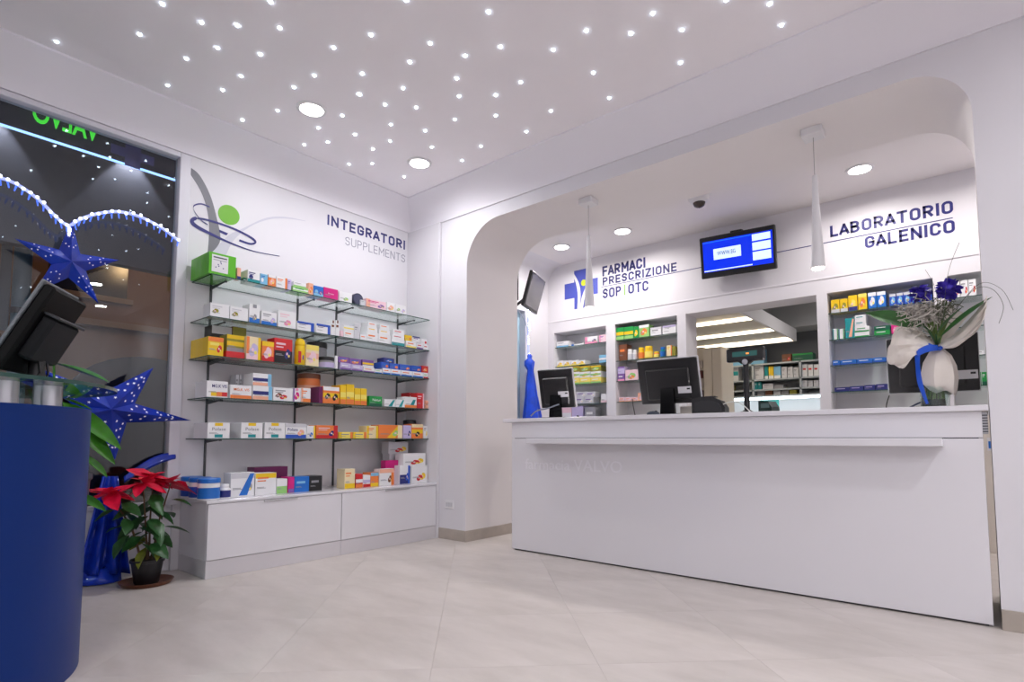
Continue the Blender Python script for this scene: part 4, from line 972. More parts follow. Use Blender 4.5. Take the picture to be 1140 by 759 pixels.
# niche under the blue cross
nb(0, 0, 619.5, 633, 380, 'W', 'bLB lGY', 'white box with pale blue foot'); nb(0, 0, 636, 650, 383, 'W', 'vB', 'low white box with blue end')
nb(0, 0, 651, 665.2, 374.5, 'W', 'vK cN bK', 'white box with pink and navy print'); nb(0, 0, 667, 675, 372.5, 'PK', 'vK lP', 'pink and white box')
for x0, x1 in ((620, 627), (627.4, 635), (635.4, 643), (643.4, 651.4)): nb(0, 1, x0, x1, 401.5-(x0-620)*.03, 'W', 'CY bLY', ORD[(620, 627.4, 635.4, 643.4).index(x0)]+' white and yellow box from the street', group='yellow boxes in the cross niche')
nb(0, 1, 667, 675.4, 395, 'LB', 'mW', 'pale blue box')
for x0, x1 in ((633, 645), (645.3, 657), (657.3, 669)):
    zt = None
    for r_ in range(3):
        zt = nb(0, 2, x0, x1, 427-6.4*(r_+1)-(x0-633)*.04, ('LY', 'W', 'OL')[r_], ('nW bLG', 'CY mLG', 'CLG tY')[r_], ('pale yellow box in bottom stack row', 'white and green box in middle stack row', 'olive green box in top stack row')[r_],
           group='stacked yellow green boxes row %d' % (r_+1), z0=zt)
for x0, x1 in ((640, 650), (650.3, 660.5)):
    zt = None
    for r_ in range(2):
        zt = nb(0, 3, x0+r_*2, x1+r_*2, 448-6*(r_+1), 'LGY', 'nP cW', 'small grey and violet box %s' % ('in the lower row', 'in the upper row')[r_], group='grey violet boxes row %d' % (r_+1), z0=zt)
nb(0, 3, 669, 677, 438.5, 'W', 'bPK', 'white box with pale pink foot')
nb(0, 4, 624, 636, 452, 'PK', 'cP mW', 'pink box'); nb(0, 4, 636.4, 649, 452, 'LV', 'QBK', 'lilac box with black dot'); nb(0, 4, 651, 663, 453, 'GY', 'nW', 'grey box')
# niche under FARMACI
gg = 'green boxes in the FARMACI niche'
for x0, x1, yt in ((685, 694.6, 364.5), (694.8, 705, 363.5)): nb(1, 0, x0, x1, yt, 'G', 'mY bLG', 'green box with yellow band', group=gg)
nb(1, 0, 705.2, 711, 363.5, 'G', 'CY', 'narrow green box with yellow disc'); nb(1, 0, 711.2, 722.5, 361.5, 'LG', 'CO tW', 'pale green box with orange disc')
nb(1, 0, 724, 736, 364.2, 'W', 'tLGY nGY', 'white box with grey print'); nb(1, 0, 737.5, 752.5, 362, 'W', 'tLV lGY', 'wide white box with lilac top')
nb(1, 1, 689, 697.8, 383.5, 'BR', 'nO', 'tall brown box')
def njar(k, q, x0, x1, yt, body, lid, label, desc, group=None):
    Y = NY+.05; a, b = on_y(x0, yt+8, Y), on_y(x1, yt+8, Y); h = on_y((x0+x1)/2, yt, Y).z-NZ[q]
    jar((a.x+b.x)/2, Y, NZ[q], (b.x-a.x)/2-.001, h, body, lid, '%s, %s shelf, niche %s' % (desc, SN[q], NN[k]), .22, label, group, 'medicine_bottle', .82, cat='bottle')
njar(1, 1, 698.5, 704.5, 389, 'W', 'W', 'LGY', 'white pill bottle', 'white pill bottles'); njar(1, 1, 704.8, 709.6, 389.5, 'W', 'W', 'LGY', 'white pill bottle', 'white pill bottles')
njar(1, 1, 711, 717.6, 387, 'Y', 'Y', 'O', 'yellow jar with orange label'); njar(1, 1, 718, 727, 385.5, 'Y', 'Y', 'LY', 'big yellow jar with pale label'); njar(1, 1, 728, 734.6, 391.5, 'O', 'Y', 'LY', 'small yellow and orange jar')
njar(1, 1, 735.2, 741, 386.5, 'T', 'B', 'B', 'teal blue bottle')
nb(1, 1, 742, 748, 384.2, 'CR', 'VO lY', 'cream and yellow box'); nb(1, 1, 748.3, 752, 385.5, 'OL', '', 'thin olive box')
zt = nb(1, 2, 687.6, 695.4, 416, 'P', 'bK nW', 'lower lilac box of pair'); nb(1, 2, 687.6, 695.4, 408, 'LV', 'tP', 'upper lilac box of pair', z0=zt)
nb(1, 2, 696, 710.4, 411.5, 'PK', 'CLG QO', 'white and pink box with rainbow'); nb(1, 2, 711, 716, 417, 'T', '', 'teal box')
for x0, x1 in ((689, 695.6), (696, 702.6), (703, 709.6)): nb(1, 3, x0, x1, 442, 'PK', 'nO bFL', ORD[(689, 696, 703).index(x0)]+' pink and orange box from the pillar', group='pink orange boxes')
nb(1, 3, 710, 718, 437, 'FL', 'CPK', 'flesh-coloured box')
# niche under LABORATORIO
for x0, x1 in ((925, 934.6), (935, 943.6)): nb(3, 0, x0, x1, 333.5-(x0-925)*.1, 'Y', 'COL bLGY', 'dull yellow box', group='dull yellow boxes')
nb(3, 0, 944, 954.4, 328.6, 'Y', 'CLY bN', 'bright yellow box with navy foot'); nb(3, 0, 955, 965, 326.6, 'Y', 'CO tLY', 'yellow box with orange flame')
for x0, x1 in ((966, 975.6), (976, 986)): nb(3, 0, x0, x1, 325.5-(x0-966)*.12, 'B', 'CW tW', 'blue box with white figure', group='blue figure boxes')
for x0 in range(990, 1036, 8): nb(3, 0, x0, x0+7.6, 327-(x0-990)*.14, 'SB', 'tLGY CLB', ORD[(x0-990)//8]+' dotted blue box from the figure boxes', group='dotted blue boxes')
for x0, x1 in ((927, 933), (933.4, 940)): nb(3, 1, x0, x1, 366, 'W', 'VG vT', 'white and green box', group='white green boxes')
nb(3, 1, 940.6, 951, 354, 'T', 'dFL', 'tall teal box'); 
zt = None
for r_ in range(4): zt = nb(3, 1, 951.4, 968-(4 if r_ > 1 else 0), 369.4-6.3*r_-.0, 'W', ('bG', 'nG bG', 'nT', 'nT')[r_], 'white and green box, %s of a stack' % ('lowest', 'second', 'third', 'topmost')[r_], group='stacked white green boxes', z0=zt)
zt = nb(3, 1, 973, 991, 367.4, 'G', 'nW', 'lower dark green box of pair'); nb(3, 1, 973, 991, 362.5, 'DG', 'nW', 'upper dark green box of pair', z0=zt)
nb(3, 1, 992, 1000, 360.5, 'M', 'CK', 'magenta box')
for x0, x1 in ((927, 935), (935.4, 953.6), (954, 971.6), (972, 986), (986.4, 1000)): nb(3, 2, x0, x1, 401-(x0-927)*.07, 'B', 'nW bSB', ORD[(927, 935.4, 954, 972, 986.4).index(x0)]+' blue flat box from the opening', group='bright blue boxes')
for x0, x1 in ((929, 945.6), (946, 961.4), (962, 974.6), (975, 988)): nb(3, 3, x0, x1, 431-(x0-929)*.08, 'N', 'nLV', ORD[(929, 946, 962, 975).index(x0)]+' navy flat box from the opening', group='navy boxes')
# niche next to the counter end
for x0, x1 in ((1060, 1068.4), (1069, 1077.6), (1078, 1086.6)): nb(4, 0, x0, x1, 313-(x0-1060)*.12, 'W', 'cR lGY', ORD[(1060, 1069, 1078).index(x0)]+' red-dot box from the pillar', group='red dot boxes')
nb(4, 1, 1080, 1092, 356, 'W', 'cR', 'white box with red disc'); nb(4, 2, 1086, 1096, 390, 'W', 'nGY', 'white box'); nb(4, 2, 1070, 1084, 391, 'PK', 'nM', 'pale pink box')
for x0 in (1080, 1086.4, 1092.8): nb(4, 3, x0, x0+6, 414, 'G', 'lW bDG', ORD[(1080, 1086.4, 1092.8).index(x0)]+' green upright box from the pillar', group='green upright boxes')
# =====PART4=====
# =================================================================== PLANTS
def leaf_mesh(name, m, L=1.0, Wd=.5, fold=.12, droop=.15, n=7, pointy=1.0, m2=None, teeth=0.0):
    t = MB(); rows = []
    for i in range(n):
        u = i/(n-1); wv = Wd/2*math.sin(math.pi*u**.85)**pointy*(1+(teeth if i % 2 else -teeth)) if 0 < i < n-1 else .004
        x = u*L; z = -droop*L*u*u
        rows.append([(x, -wv, z+fold*wv), (x, -wv*.5, z+fold*wv*.3), (x, 0, z-fold*wv*.2), (x, wv*.5, z+fold*wv*.3), (x, wv, z+fold*wv)])
    t.grid(rows, m); me_o = t.build(name, smooth=False); me = me_o.data; me.polygons.foreach_set('use_smooth', [True]*len(me.polygons))
    bpy.data.objects.remove(me_o); return me
def leaf(me, name, base, direc, roll, scale, parent, th=.0008):
    o = bpy.data.objects.new(name, me); COL.objects.link(o); o.parent = parent
    x = Vector(direc).normalized(); up = Vector((0, 0, 1)); y = up.cross(x)
    y = y.normalized() if y.length > 1e-3 else Vector((0, 1, 0)); z = x.cross(y)
    M = Matrix((x, y, z)).transposed().to_4x4() @ Matrix.Rotation(roll, 4, 'X'); M.translation = Vector(base)
    o.matrix_local = M @ Matrix.Scale(scale, 4); return o
LEAFG = mat((44, 92, 44), .38, var=.25, vscale=5); LEAFY = mat((140, 150, 50), .4, var=.2, vscale=5); LEAFR = mat((222, 16, 62), .42, var=.15, vscale=6)
LEAFB = mat((66, 128, 36), .22, var=.2, vscale=5)
gm = leaf_mesh('leaf', LEAFG, 1, .58, .25, .25, 7, .9, teeth=.04); ym = leaf_mesh('leaf', LEAFY, 1, .5, .2, .3, 7, .9, teeth=.03); rm = leaf_mesh('bract', LEAFR, 1, .5, .2, .14, 7, .85, teeth=.05)
# saucer and poinsettia
pb = on_z(163, 637, 0); pb = Vector((-4.28, 1.375, 0))
o = empty('plant_saucer', pb, 0, 'round brown plastic saucer on the floor under the poinsettia', 'saucer')
t = MB(); t.lathe([(.10, .003), (.13, .008), (.152, .026), (.157, .026), (.138, .0), (.1, .0)], mat((108, 62, 40), .4), n=36); t.build('dish', o, smooth=True)
PS = pb+Vector((0, 0, .008))
o = empty('poinsettia', PS, 0, 'red poinsettia in a black plastic pot standing on a brown saucer', 'plant')
t = MB(); t.lathe([(.068, 0), (.072, .004), (.092, .135), (.100, .137), (.100, .155), (.094, .155), (.09, .14)], mat((34, 33, 36), .45), n=32); t.build('pot', o, smooth=True)
t = MB(); t.lathe([(.088, .138), (.085, .146), (.03, .150)], mat((50, 36, 26), .9, var=.3, vscale=30), n=24); t.build('soil', o, smooth=True)
heads = [(.02, -.235, .60), (.05, -.06, .655), (.02, .115, .645), (-.05, .03, .68)]
for hx, hy, hz in heads:
    p0 = Vector((hx*.15, hy*.15, .14)); p1 = Vector((hx*.5, hy*.45, .38)); p2 = Vector((hx, hy, hz-.005))
    t = MB(); t.tube([p0, (p0+p1)/2+Vector((.004, .003, 0)), p1, (p1+p2)/2, p2], [.008, .007, .006, .005, .004], mat((96, 74, 52), .6), 7); t.build('stem', o, smooth=True)
    n = 9
    for k in range(n):
        a = 2*math.pi*k/n+random.uniform(-.2, .2); el = random.uniform(-.55, .5)
        leaf(rm, 'bract', (hx, hy, hz), (math.cos(a), math.sin(a), el), random.uniform(-.7, .7), random.uniform(.14, .19), o)
    for k in range(5):
        a = 2*math.pi*k/5+.5; leaf(rm, 'bract', (hx, hy, hz+.012), (math.cos(a), math.sin(a), .45), random.uniform(-.2, .2), random.uniform(.06, .09), o)
    t = MB()
    for k in range(6): t.ball((hx+.011*math.cos(k), hy+.011*math.sin(k), hz+.02), .006, mat((190, 190, 60), .5), 6, 4)
    t.build('flower_centre', o, smooth=True)
    for k in range(9):
        u = .22+.66*k/9+random.uniform(-.04, .04); a = k*2.4+hx*10+random.uniform(-.4, .4)
        q = p0.lerp(p1, u*2) if u < .5 else p1.lerp(p2, u*2-1)
        leaf(ym if (k < 2 and random.random() < .5) else gm, 'leaf', q+Vector((math.cos(a), math.sin(a), .1))*.035, (math.cos(a), math.sin(a), random.uniform(-.75, -.1)), random.uniform(-.5, .5), random.uniform(.12, .175), o)
# leafy plant behind the podium
lm = leaf_mesh('leaf', LEAFB, 1, .22, .35, .03, 9, .8)
fp_ = Vector((-3.86, .78, 0)); o = empty('leafy_plant', fp_, 0, 'green strap-leaved potted plant behind the blue podium', 'plant')
t = MB(); t.lathe([(.11, 0), (.12, .01), (.155, .72), (.165, .73), (.165, .76), (.15, .76), (.145, .73)], mat((70, 74, 82), .4), n=32); t.build('pot', o, smooth=True)
t = MB(); t.lathe([(.145, .72), (.14, .735), (.05, .74)], mat((50, 38, 28), .9, var=.3, vscale=30), n=24); t.build('soil', o, smooth=True)
D3 = 3.05
def at_d(px, py, d): rr = ray(px, py); return CAM+rr*(d/rr.dot(Fh))
for (b0, b1, sc) in (((60, 404), (122, 423), 1), ((30, 428), (-10, 412), 1), ((70, 448), (135, 498), 1), ((62, 440), (104, 455), 1), ((60, 424), (92, 441), 1), ((84, 470), (128, 515), 1), ((50, 440), (20, 418), 1), ((90, 505), (120, 530), 1), ((86, 550), (118, 568), 1)):
    a = at_d(*b0, 2.95)-fp_; b = at_d(*b1, 2.86)-fp_; dv = b-a
    leaf(lm, 'leaf', a, dv, random.uniform(-.5, .5), dv.length, o)
    t = MB(); t.tube([a, (a+Vector((0, 0, .74)))/2+Vector((0, 0, .05 if a.z > .8 else 0)), Vector((0, 0, .735))], .006, LEAFB, 6); t.build('stalk', o, smooth=True)

# =================================================================== WINDOW DECORATIONS
SBLUE = mat((22, 50, 165), .2, var=.3, vscale=6); SDOT = mat((225, 230, 245), .5, emit=.25)
def star_lantern(c, rad, phi, label, thick, dots, e1=None, e2=None):
    o = empty('star_lantern', c, 0, label, 'star'); t = MB(); pts = []
    for k in range(10):
        a = phi+k*math.pi/5; rr_ = rad if k % 2 == 0 else rad*.33
        pts.append(Vector((0, rr_*math.cos(a), rr_*math.sin(a))) if e1 is None else e1*(rr_/rad*math.cos(k*math.pi/5))+e2*(rr_/rad*math.sin(k*math.pi/5)))
    f, b = Vector((thick, 0, 0)), Vector((-thick*.6, 0, 0))
    vs = pts+[f, b]
    t.add(vs, [(k, (k+1) % 10, 10) for k in range(10)]+[((k+1) % 10, k, 11) for k in range(10)], SBLUE); t.build('paper_body', o)
    t = MB()
    for k in range(10):
        a, b2 = pts[k], pts[(k+1) % 10]; tip, inner = (a, b2) if k % 2 == 0 else (b2, a)
        nrm = (tip-f).cross(inner-f).normalized(); nrm = nrm if nrm.x > 0 else -nrm
        for u, w in dots:
            q = f*(1-u-w)+tip*u+inner*w+nrm*.0012; e1 = (tip-f).normalized(); e2 = nrm.cross(e1); s_ = rad*.021
            t.add([q+(e1*math.cos(j*math.pi/5)+e2*math.sin(j*math.pi/5))*s_*(1 if j % 2 == 0 else .45) for j in range(10)], [tuple(range(10))], SDOT)
    t.build('star_cutouts', o)
    return o
sc0 = on_x(118, 456, -4.40); sR = on_x(213, 468, -4.46)-sc0; sT = on_x(171, 409, -4.34)-sc0
so = star_lantern(sc0, .50, R(-4), 'large blue paper star with white star cut-outs beside the poinsettia', .11, ((.15, .30), (.35, .22), (.55, .14), (.25, .5), (.45, .36), (.62, .24), (.72, .08), (.1, .7)), sR, (sT-sR*.309)/.951)
t = MB(); t.cyl((0, 0, 0), Vector((XL+.012-so.location.x, .42, -.03)), .004, .004, WHITE, 6); t.build('wire', so)
ss = star_lantern(on_x(77, 293, -4.47), .285, R(90), 'small blue paper star hanging from the light garland in the window', .06, ((.3, .2), (.55, .15), (.3, .45), (.6, .3)))
# LED rope garlands
GX = -4.47
ROPE = mat((176, 186, 250), .4, emit=.6); LED = mat((235, 240, 255), .4, emit=5.0); LEDB = mat((70, 110, 230), .4, emit=1.0)
def garland(pts, X, label, bead=.03, r=.010):
    P3 = [on_x(x, y, X) for x, y in spline(pts, 6)]; o = empty('light_garland', P3[0], 0, label, 'light garland')
    t = MB(); t.tube(P3, r, ROPE, 8); t.build('rope', o, smooth=True, world=True)
    t = MB(); t2 = MB(); acc = 0
    for i in range(1, len(P3)):
        acc += (P3[i]-P3[i-1]).length
        if acc > bead:
            acc = 0; q = P3[i]; t.ball(q+Vector((r*1.0, 0, random.uniform(-.01, .012))), .009, LED, 8, 5); t2.cyl(q-Vector((0, 0, r)), q-Vector((0, random.uniform(-.01, .01), r+.035)), .006, .004, LEDB, 6)
    tag(t.build('led_bulbs', o, smooth=True, world=True), kind='stuff'); tag(t2.build('drop_lights', o, world=True), kind='stuff'); return o
G1 = [(-40, 190), (0, 198), (22, 207), (45, 224), (65, 244), (77, 252)]; G2 = [(77, 252), (92, 243), (113, 237), (136, 236), (160, 243), (182, 255), (200, 269)]
garland(G1, GX, 'white LED rope arc in the shop window, on the lamp post side')
garland(G2, GX, 'white LED rope arc in the shop window, ending at the window frame')
garland([(77, 250), (77, 256), (76.5, 264)], GX+.004, 'short LED rope end above the small hanging star', .02)
# blue tulle in the shop window
TUL = mat((12, 52, 180), .35, var=.35, vscale=9, coat=.3)
o = empty('blue_tulle', on_x(120, 640, -4.50), 0, 'shimmering blue tulle draped in the shop window behind the poinsettia', 'fabric')
def drape(top, bot, X, nx=22, nz=10, amp=.025, fq=9):
    rows = []
    for j in range(nz):
        v = j/(nz-1); row = []
        for i in range(nx):
            u = i/(nx-1); x = (top[0][0]*(1-u)+top[1][0]*u)*(1-v)+(bot[0][0]*(1-u)+bot[1][0]*u)*v; y = (top[0][1]*(1-u)+top[1][1]*u)*(1-v)+(bot[0][1]*(1-u)+bot[1][1]*u)*v
            q = on_x(x, y, X); q.x += amp*math.sin(fq*u*2+v*1.5)*(.4+v); q.z = max(q.z, .006); row.append(q)
        rows.append(row)
    return MB().grid(rows, TUL)
drape(((114, 530), (132, 530)), ((84, 640), (144, 638)), -4.49).build('hanging_drape', o, smooth=True, world=True, solid=.002)
rows = []
for i in range(14):
    u = i/13; q = on_x(138+(195.5-138)*u, 534-24*math.sin(u*1.5)-u*3, -4.555); wdt = .022+.012*math.sin(u*3)
    rows.append([q+Vector((.008*math.sin(k*1.3), 0, wdt*(k/4-.5)*2)) for k in range(5)])
MB().grid(rows, TUL).build('swag', o, smooth=True, world=True, solid=.002)
hp = MB(); rows = []
for j in range(9):
    v = j/8; row = []
    for i in range(26):
        u = i/25; yy = .55+.74*u; xx = -4.585+.12*v*(.7+.5*math.sin(u*9)); zz = .10*math.sin(math.pi*min(1, .08+v*.92))*(.6+.5*math.sin(u*17+v*4)**2)+.008
        row.append((xx, yy, zz))
    rows.append(row)
hp.grid(rows, TUL).build('floor_heap', o, smooth=True, world=True, solid=.002)
# blue drape and LED string in the side window
o = empty('knotted_drape', on_x(592, 462, -4.50), 0, 'bright blue fabric hanging knotted in the side window behind the counter', 'fabric')
TUL2 = mat((10, 72, 215), .4, var=.2, vscale=9)
prof = [(589.5, 394, 1), (589.8, 396, 2.2), (589.5, 399, 1.8), (589.5, 402, 4.6), (589, 407, 4.4), (590.5, 412, 2.8), (591, 425, 4.2), (591.5, 440, 5.6), (592.5, 462, 8.4), (593, 480, 9.5), (593.5, 540, 11), (594, 640, 12)]
rows = []
for x, y, hw in prof:
    c = on_x(x, y, -4.46); w_ = (on_x(x+hw, y, -4.46).y-on_x(x-hw, y, -4.46).y)/2; c.z = max(c.z, .01)
    rows.append([c+Vector((.45*w_*math.sin(a)*(1+.25*math.sin(5*a)), w_*math.cos(a)*(1+.12*math.sin(5*a)), 0)) for a in [k*2*math.pi/20 for k in range(21)]])
MB().grid(rows, TUL2).build('hanging_cloth', o, smooth=True, world=True, solid=.002)
P3 = [on_x(x, y, -4.50) for x, y in ((588, 345), (588.3, 360), (587.6, 375), (588.5, 394))]
t = MB(); t.tube(P3, .012, ROPE, 8)
for q in P3:
    for k in range(4): t.ball(q+Vector((.012, random.uniform(-.015, .015), -k*.03)), .009, LED, 8, 5)
t.build('led_string', o, smooth=True, world=True)
tag(MB().tube([on_x(x, y, -4.50) for x, y in spline([(560, 335), (573, 343), (580, 350), (586, 362), (587.5, 374)], 5)], .006, mat((160, 170, 190), .4), 6).build('light_string', smooth=True), 'thin grey light string looping across the side window', 'light string')

# =================================================================== BOUQUET
YV = 3.98
vb = on_y(1041, 447, YV); vb.z = ZK
o = empty('glass_vase', vb, 0, 'short clear glass vase on the counter holding the bouquet stems', 'vase')
VG = glass('vase_glass', (.88, .94, .92), .07, .6)
t = MB(); t.lathe([(.05, 0), (.066, .006), (.07, .06), (.064, .12), (.06, .12), (.062, .06), (.05, .012)], VG, n=28); t.build('body', o, smooth=True)
o = empty('bouquet', vb+Vector((0, 0, .05)), 0, 'bouquet of purple-blue flowers wrapped in white paper with blue ribbon', 'bouquet')
BL = o.location.copy()
def bp_(x, y, dy=0.0): return on_y(x, y, YV+dy)-BL
tie = bp_(1044, 386)
for k in range(16):
    a = k*2.4; b = Vector((.042*math.cos(a), .042*math.sin(a), .0)); t = MB()
    t.tube([b, b*.4+tie*.55, tie+Vector((.012*math.cos(a), .012*math.sin(a), 0)), tie+Vector((.05*math.cos(a+2), .05*math.sin(a+2), .14))], .0042, mat((96, 120, 60), .5), 6); t.build('flower_stem', o, smooth=True)
PAPER = mat((228, 220, 212), .75, var=.03, vscale=12, bump=.3, bscale=30)
# lower skirt of the wrapping paper
prof = [(1045, 386, 5), (1046, 394, 13), (1045, 405, 19), (1044.5, 418, 21.5), (1045, 428, 20), (1049, 436, 15)]
rows = []
for x, y, hw in prof:
    c = bp_(x, y); w_ = (bp_(x+hw, y).x-bp_(x-hw, y).x)/2
    rows.append([c+Vector((w_*math.cos(a)*(1+.07*math.sin(7*a)), .8*w_*math.sin(a)*(1+.1*math.sin(6*a)), -.02*max(0, math.cos(a))+.01*math.sin(4*a))) for a in [R(-160+k*15) for k in range(20)]])
MB().grid(rows, PAPER).build('wrap_skirt', o, smooth=True, solid=.0015)
# paper funnel flaring to one side
def cr1(P, n):
    out = []; k = len(P)
    for i in range(k-1):
        p0, p1, p2, p3 = P[max(i-1, 0)], P[i], P[i+1], P[min(i+2, k-1)]
        for j in range(n): q = j/n; out.append(.5*((2*p1)+(p2-p0)*q+(2*p0-5*p1+4*p2-p3)*q*q+(3*p1-p0-3*p2+p3)*q**3))
    return out+[P[-1]]
def sheet(P, nm, m=PAPER, th=.0015):
    G = [cr1(r_, 6) for r_ in P]; G = list(map(list, zip(*[cr1([g_[i] for g_ in G], 6) for i in range(len(G[0]))])))
    if m is PAPER:
        for j, r_ in enumerate(G):
            for i, q in enumerate(r_):
                u = i/(len(r_)-1); q = q.copy(); q.y += .016*u*math.sin(j*1.15+2*u)+.004*math.sin(j*.7+i*.9); q.z += .006*u*math.cos(j*1.7+i*.5); r_[i] = q
    return MB().grid(G, m).build(nm, o, smooth=True, solid=th)
sheet([[bp_(1042, 384, .02), bp_(1030, 372, .05), bp_(1018, 364, .06), bp_(1006, 362, .05), bp_(998, 364, .03)],
       [bp_(1042, 386, -.02), bp_(1028, 380, -.05), bp_(1014, 377, -.08), bp_(1000, 376, -.07), bp_(991, 382, -.03)],
       [bp_(1041, 388, -.03), bp_(1026, 386, -.08), bp_(1012, 388, -.11), bp_(998, 394, -.10), bp_(988, 402, -.05)],
       [bp_(1040, 389, -.03), bp_(1028, 391, -.09), bp_(1018, 396, -.12), bp_(1008, 408, -.11), bp_(1003, 409, -.06)]], 'wrap_flap')
sheet([[bp_(1044, 384, -.03), bp_(1058, 374, -.07), bp_(1075, 360, -.12), bp_(1088, 344, -.17), bp_(1099, 329, -.21)],
       [bp_(1046, 386, -.05), bp_(1062, 380, -.10), bp_(1080, 368, -.15), bp_(1093, 354, -.19), bp_(1098, 342, -.22)],
       [bp_(1047, 388, -.05), bp_(1064, 386, -.09), bp_(1080, 375, -.13), bp_(1090, 364, -.17), bp_(1096, 352, -.20)]], 'wrap_flap')
sheet([[bp_(1040, 384, .06), bp_(1030, 360, .10), bp_(1026, 345, .12)], [bp_(1046, 384, .08), bp_(1048, 358, .12), bp_(1050, 340, .14)], [bp_(1050, 385, .06), bp_(1066, 366, .09), bp_(1080, 350, .10)]], 'wrap_back')
RIB = mat((18, 82, 205), .35)
t = MB(); t.tube([bp_(1034, 384, -.03), bp_(1040, 388, -.06), bp_(1046, 388, -.06), bp_(1051, 384, -.03)], .012, RIB, 8); t.build('ribbon_tie', o, smooth=True)
sheet([[bp_(1018, 388, -.10), bp_(1019, 405, -.10), bp_(1021, 425, -.09), bp_(1027, 441, -.08), bp_(1031, 450, -.07)], [bp_(1025, 389, -.10), bp_(1024, 405, -.11), bp_(1027, 425, -.09), bp_(1031, 440, -.08), bp_(1034, 449, -.07)]], 'ribbon_tail', RIB)
sheet([[bp_(1044, 384, -.07), bp_(1032, 384, -.10), bp_(1020, 390, -.11)], [bp_(1044, 390, -.07), bp_(1032, 392, -.10), bp_(1021, 397, -.11)]], 'ribbon_loop', RIB)
FLO = mat((62, 44, 168), .55, var=.3, vscale=20); flm = leaf_mesh('petal', FLO, 1, .8, .3, .2, 5, .7)
for (x, y, rr_, dy) in ((1025, 327, .058, -.02), (1056, 322, .060, -.03)):
    c = bp_(x, y, dy); h = MB(); h.ball((0, 0, 0), rr_*.55, FLO, 10, 6); hd = h.build('flower_head', o, smooth=True); hd.location = c
    for k in range(46):
        z = 1-2*(k+.5)/46; a = k*2.39996; s_ = math.sqrt(1-z*z); dv = Vector((s_*math.cos(a), s_*math.sin(a), z))
        leaf(flm, 'petal', dv*rr_*.45, dv+Vector((random.uniform(-.7, .7), random.uniform(-.7, .7), random.uniform(-.5, .7))), random.uniform(-1, 1), rr_*.72, hd)
    t = MB(); t.tube([c, (c+tie)/2+Vector((0, .01, 0)), tie], .005, mat((80, 104, 60), .5), 6); t.build('flower_stem', o, smooth=True)
# feathery filler: fine curling fibres nobody could count
t = MB(); FE = mat((186, 180, 172), .8, var=.15, vscale=30)
c1, c2 = bp_(1024, 352, -.05), bp_(1048, 343, -.02)
for k in range(420):
    c, rad = (c1, .08) if k < 320 else (c2, .065)
    q = c+Vector((random.gauss(0, .5), random.gauss(0, .35), random.gauss(0, .5)))*rad; d = Vector((random.uniform(-1, 1), random.uniform(-1, 1), random.uniform(-1, 1)))*.028
    t.tube([q, q+d+Vector((0, 0, .008)), q+d*1.6+Vector((d.y, d.x, .0))], .0026 if k < 320 else .002, FE if k < 320 else mat((92, 96, 74), .7), 4)
tag(t.build('feathery_filler', o), kind='stuff')
blm = leaf_mesh('leaf', mat((44, 96, 40), .3, var=.2, vscale=5), 1, .30, .25, .06, 9, .8)
for (x0, y0, x1, y1, d0, d1) in ((1030, 362, 964, 347, -.05, -.08), (1046, 376, 1101, 328, -.10, -.23), (1042, 372, 1070, 340, -.07, -.05), (1036, 370, 1010, 350, -.06, -.04), (1040, 372, 1032, 338, 0, .03)):
    a, b = bp_(x0, y0, d0), bp_(x1, y1, d1); leaf(blm, 'leaf', a, b-a, R(58) if x1 < 1000 else random.uniform(-.9, .9), (b-a).length, o)
    t = MB(); t.tube([a, (a+tie)/2, tie], .004, LEAFG, 6); t.build('leaf_stalk', o, smooth=True)
for pts in ([(1050, 360), (1053, 320), (1058, 295), (1068, 270)], [(1058, 350), (1085, 322), (1105, 322), (1117, 340), (1112, 360)], [(1060, 350), (1090, 316), (1115, 322), (1128, 345)], [(1048, 352), (1040, 318), (1030, 300)]):
    t = MB(); t.tube([bp_(x, y, -.06-.2*min(1, max(0, (x-1060)/40))) for x, y in spline(pts, 6)], .0014, mat((110, 112, 104), .6), 4); t.build('grass_blade', o)

# =================================================================== LABORATORY THINGS
o = empty('strip_light_panel', (-2.9, 7.9, 2.5), 0, 'suspended white lighting raft with three bright strips in the laboratory', 'ceiling light')
zf = 2.50; e1, e2 = on_z(829, 346, zf), on_z(884, 377, zf); xr = (e1.x+e2.x)/2-.03; y0, y1 = 6.75, e2.y+.05
RAFT = mat((214, 206, 196), .5)
t = MB(); t.box(-4.15, y0, zf+.02, xr, y1, zf+.05, RAFT); t.build('panel', o, world=True)
t = MB(); t.box(xr, y0, zf-.03, xr+.03, y1, zf+.16, WHITE, .004); t.build('side_fascia', o, world=True)
t = MB(); t.box(-4.15, y1, zf-.03, xr+.03, y1+.03, zf+.16, WHITE, .004); t.build('end_fascia', o, world=True)
for k, (px, py) in enumerate(((842, 354), (865, 367), (881, 377))):
    c = on_z(px, py, zf)
    t = MB(); t.box(-4.05, c.y-.05, zf-.005, xr-.02, c.y+.05, zf+.02, mat((255, 240, 214), .5, emit=6.0), .004); t.build('light_strip', o, world=True)
for x in (-3.8, xr-.3):
    for y in (y0+.2, y1-.2): t = MB(); t.cyl((x, y, zf+.05), (x, y, 3.2), .004, .004, STEEL, 6); t.build('hanger', o, world=True)
for k, (x, h, c) in enumerate(((xr-.22, .10, 'B'), (xr-.08, .16, 'W'))):
    t = carton(.12, .16, h, c, 'lW' if c == 'B' else 'lGY'); q = t.build('carton', recalc=False); q.location = (x, 7.5+k*.35, zf+.05); tag(q, ('blue carton lying on the laboratory lighting raft', 'white carton lying on the laboratory lighting raft')[k], 'box')
downlight(-1.0, 8.3, 3.2, 22, INNER_C, 'added fill downlight on the laboratory ceiling beside the lighting raft')  # added lamp, brightens the raft's side fascia and the room around it
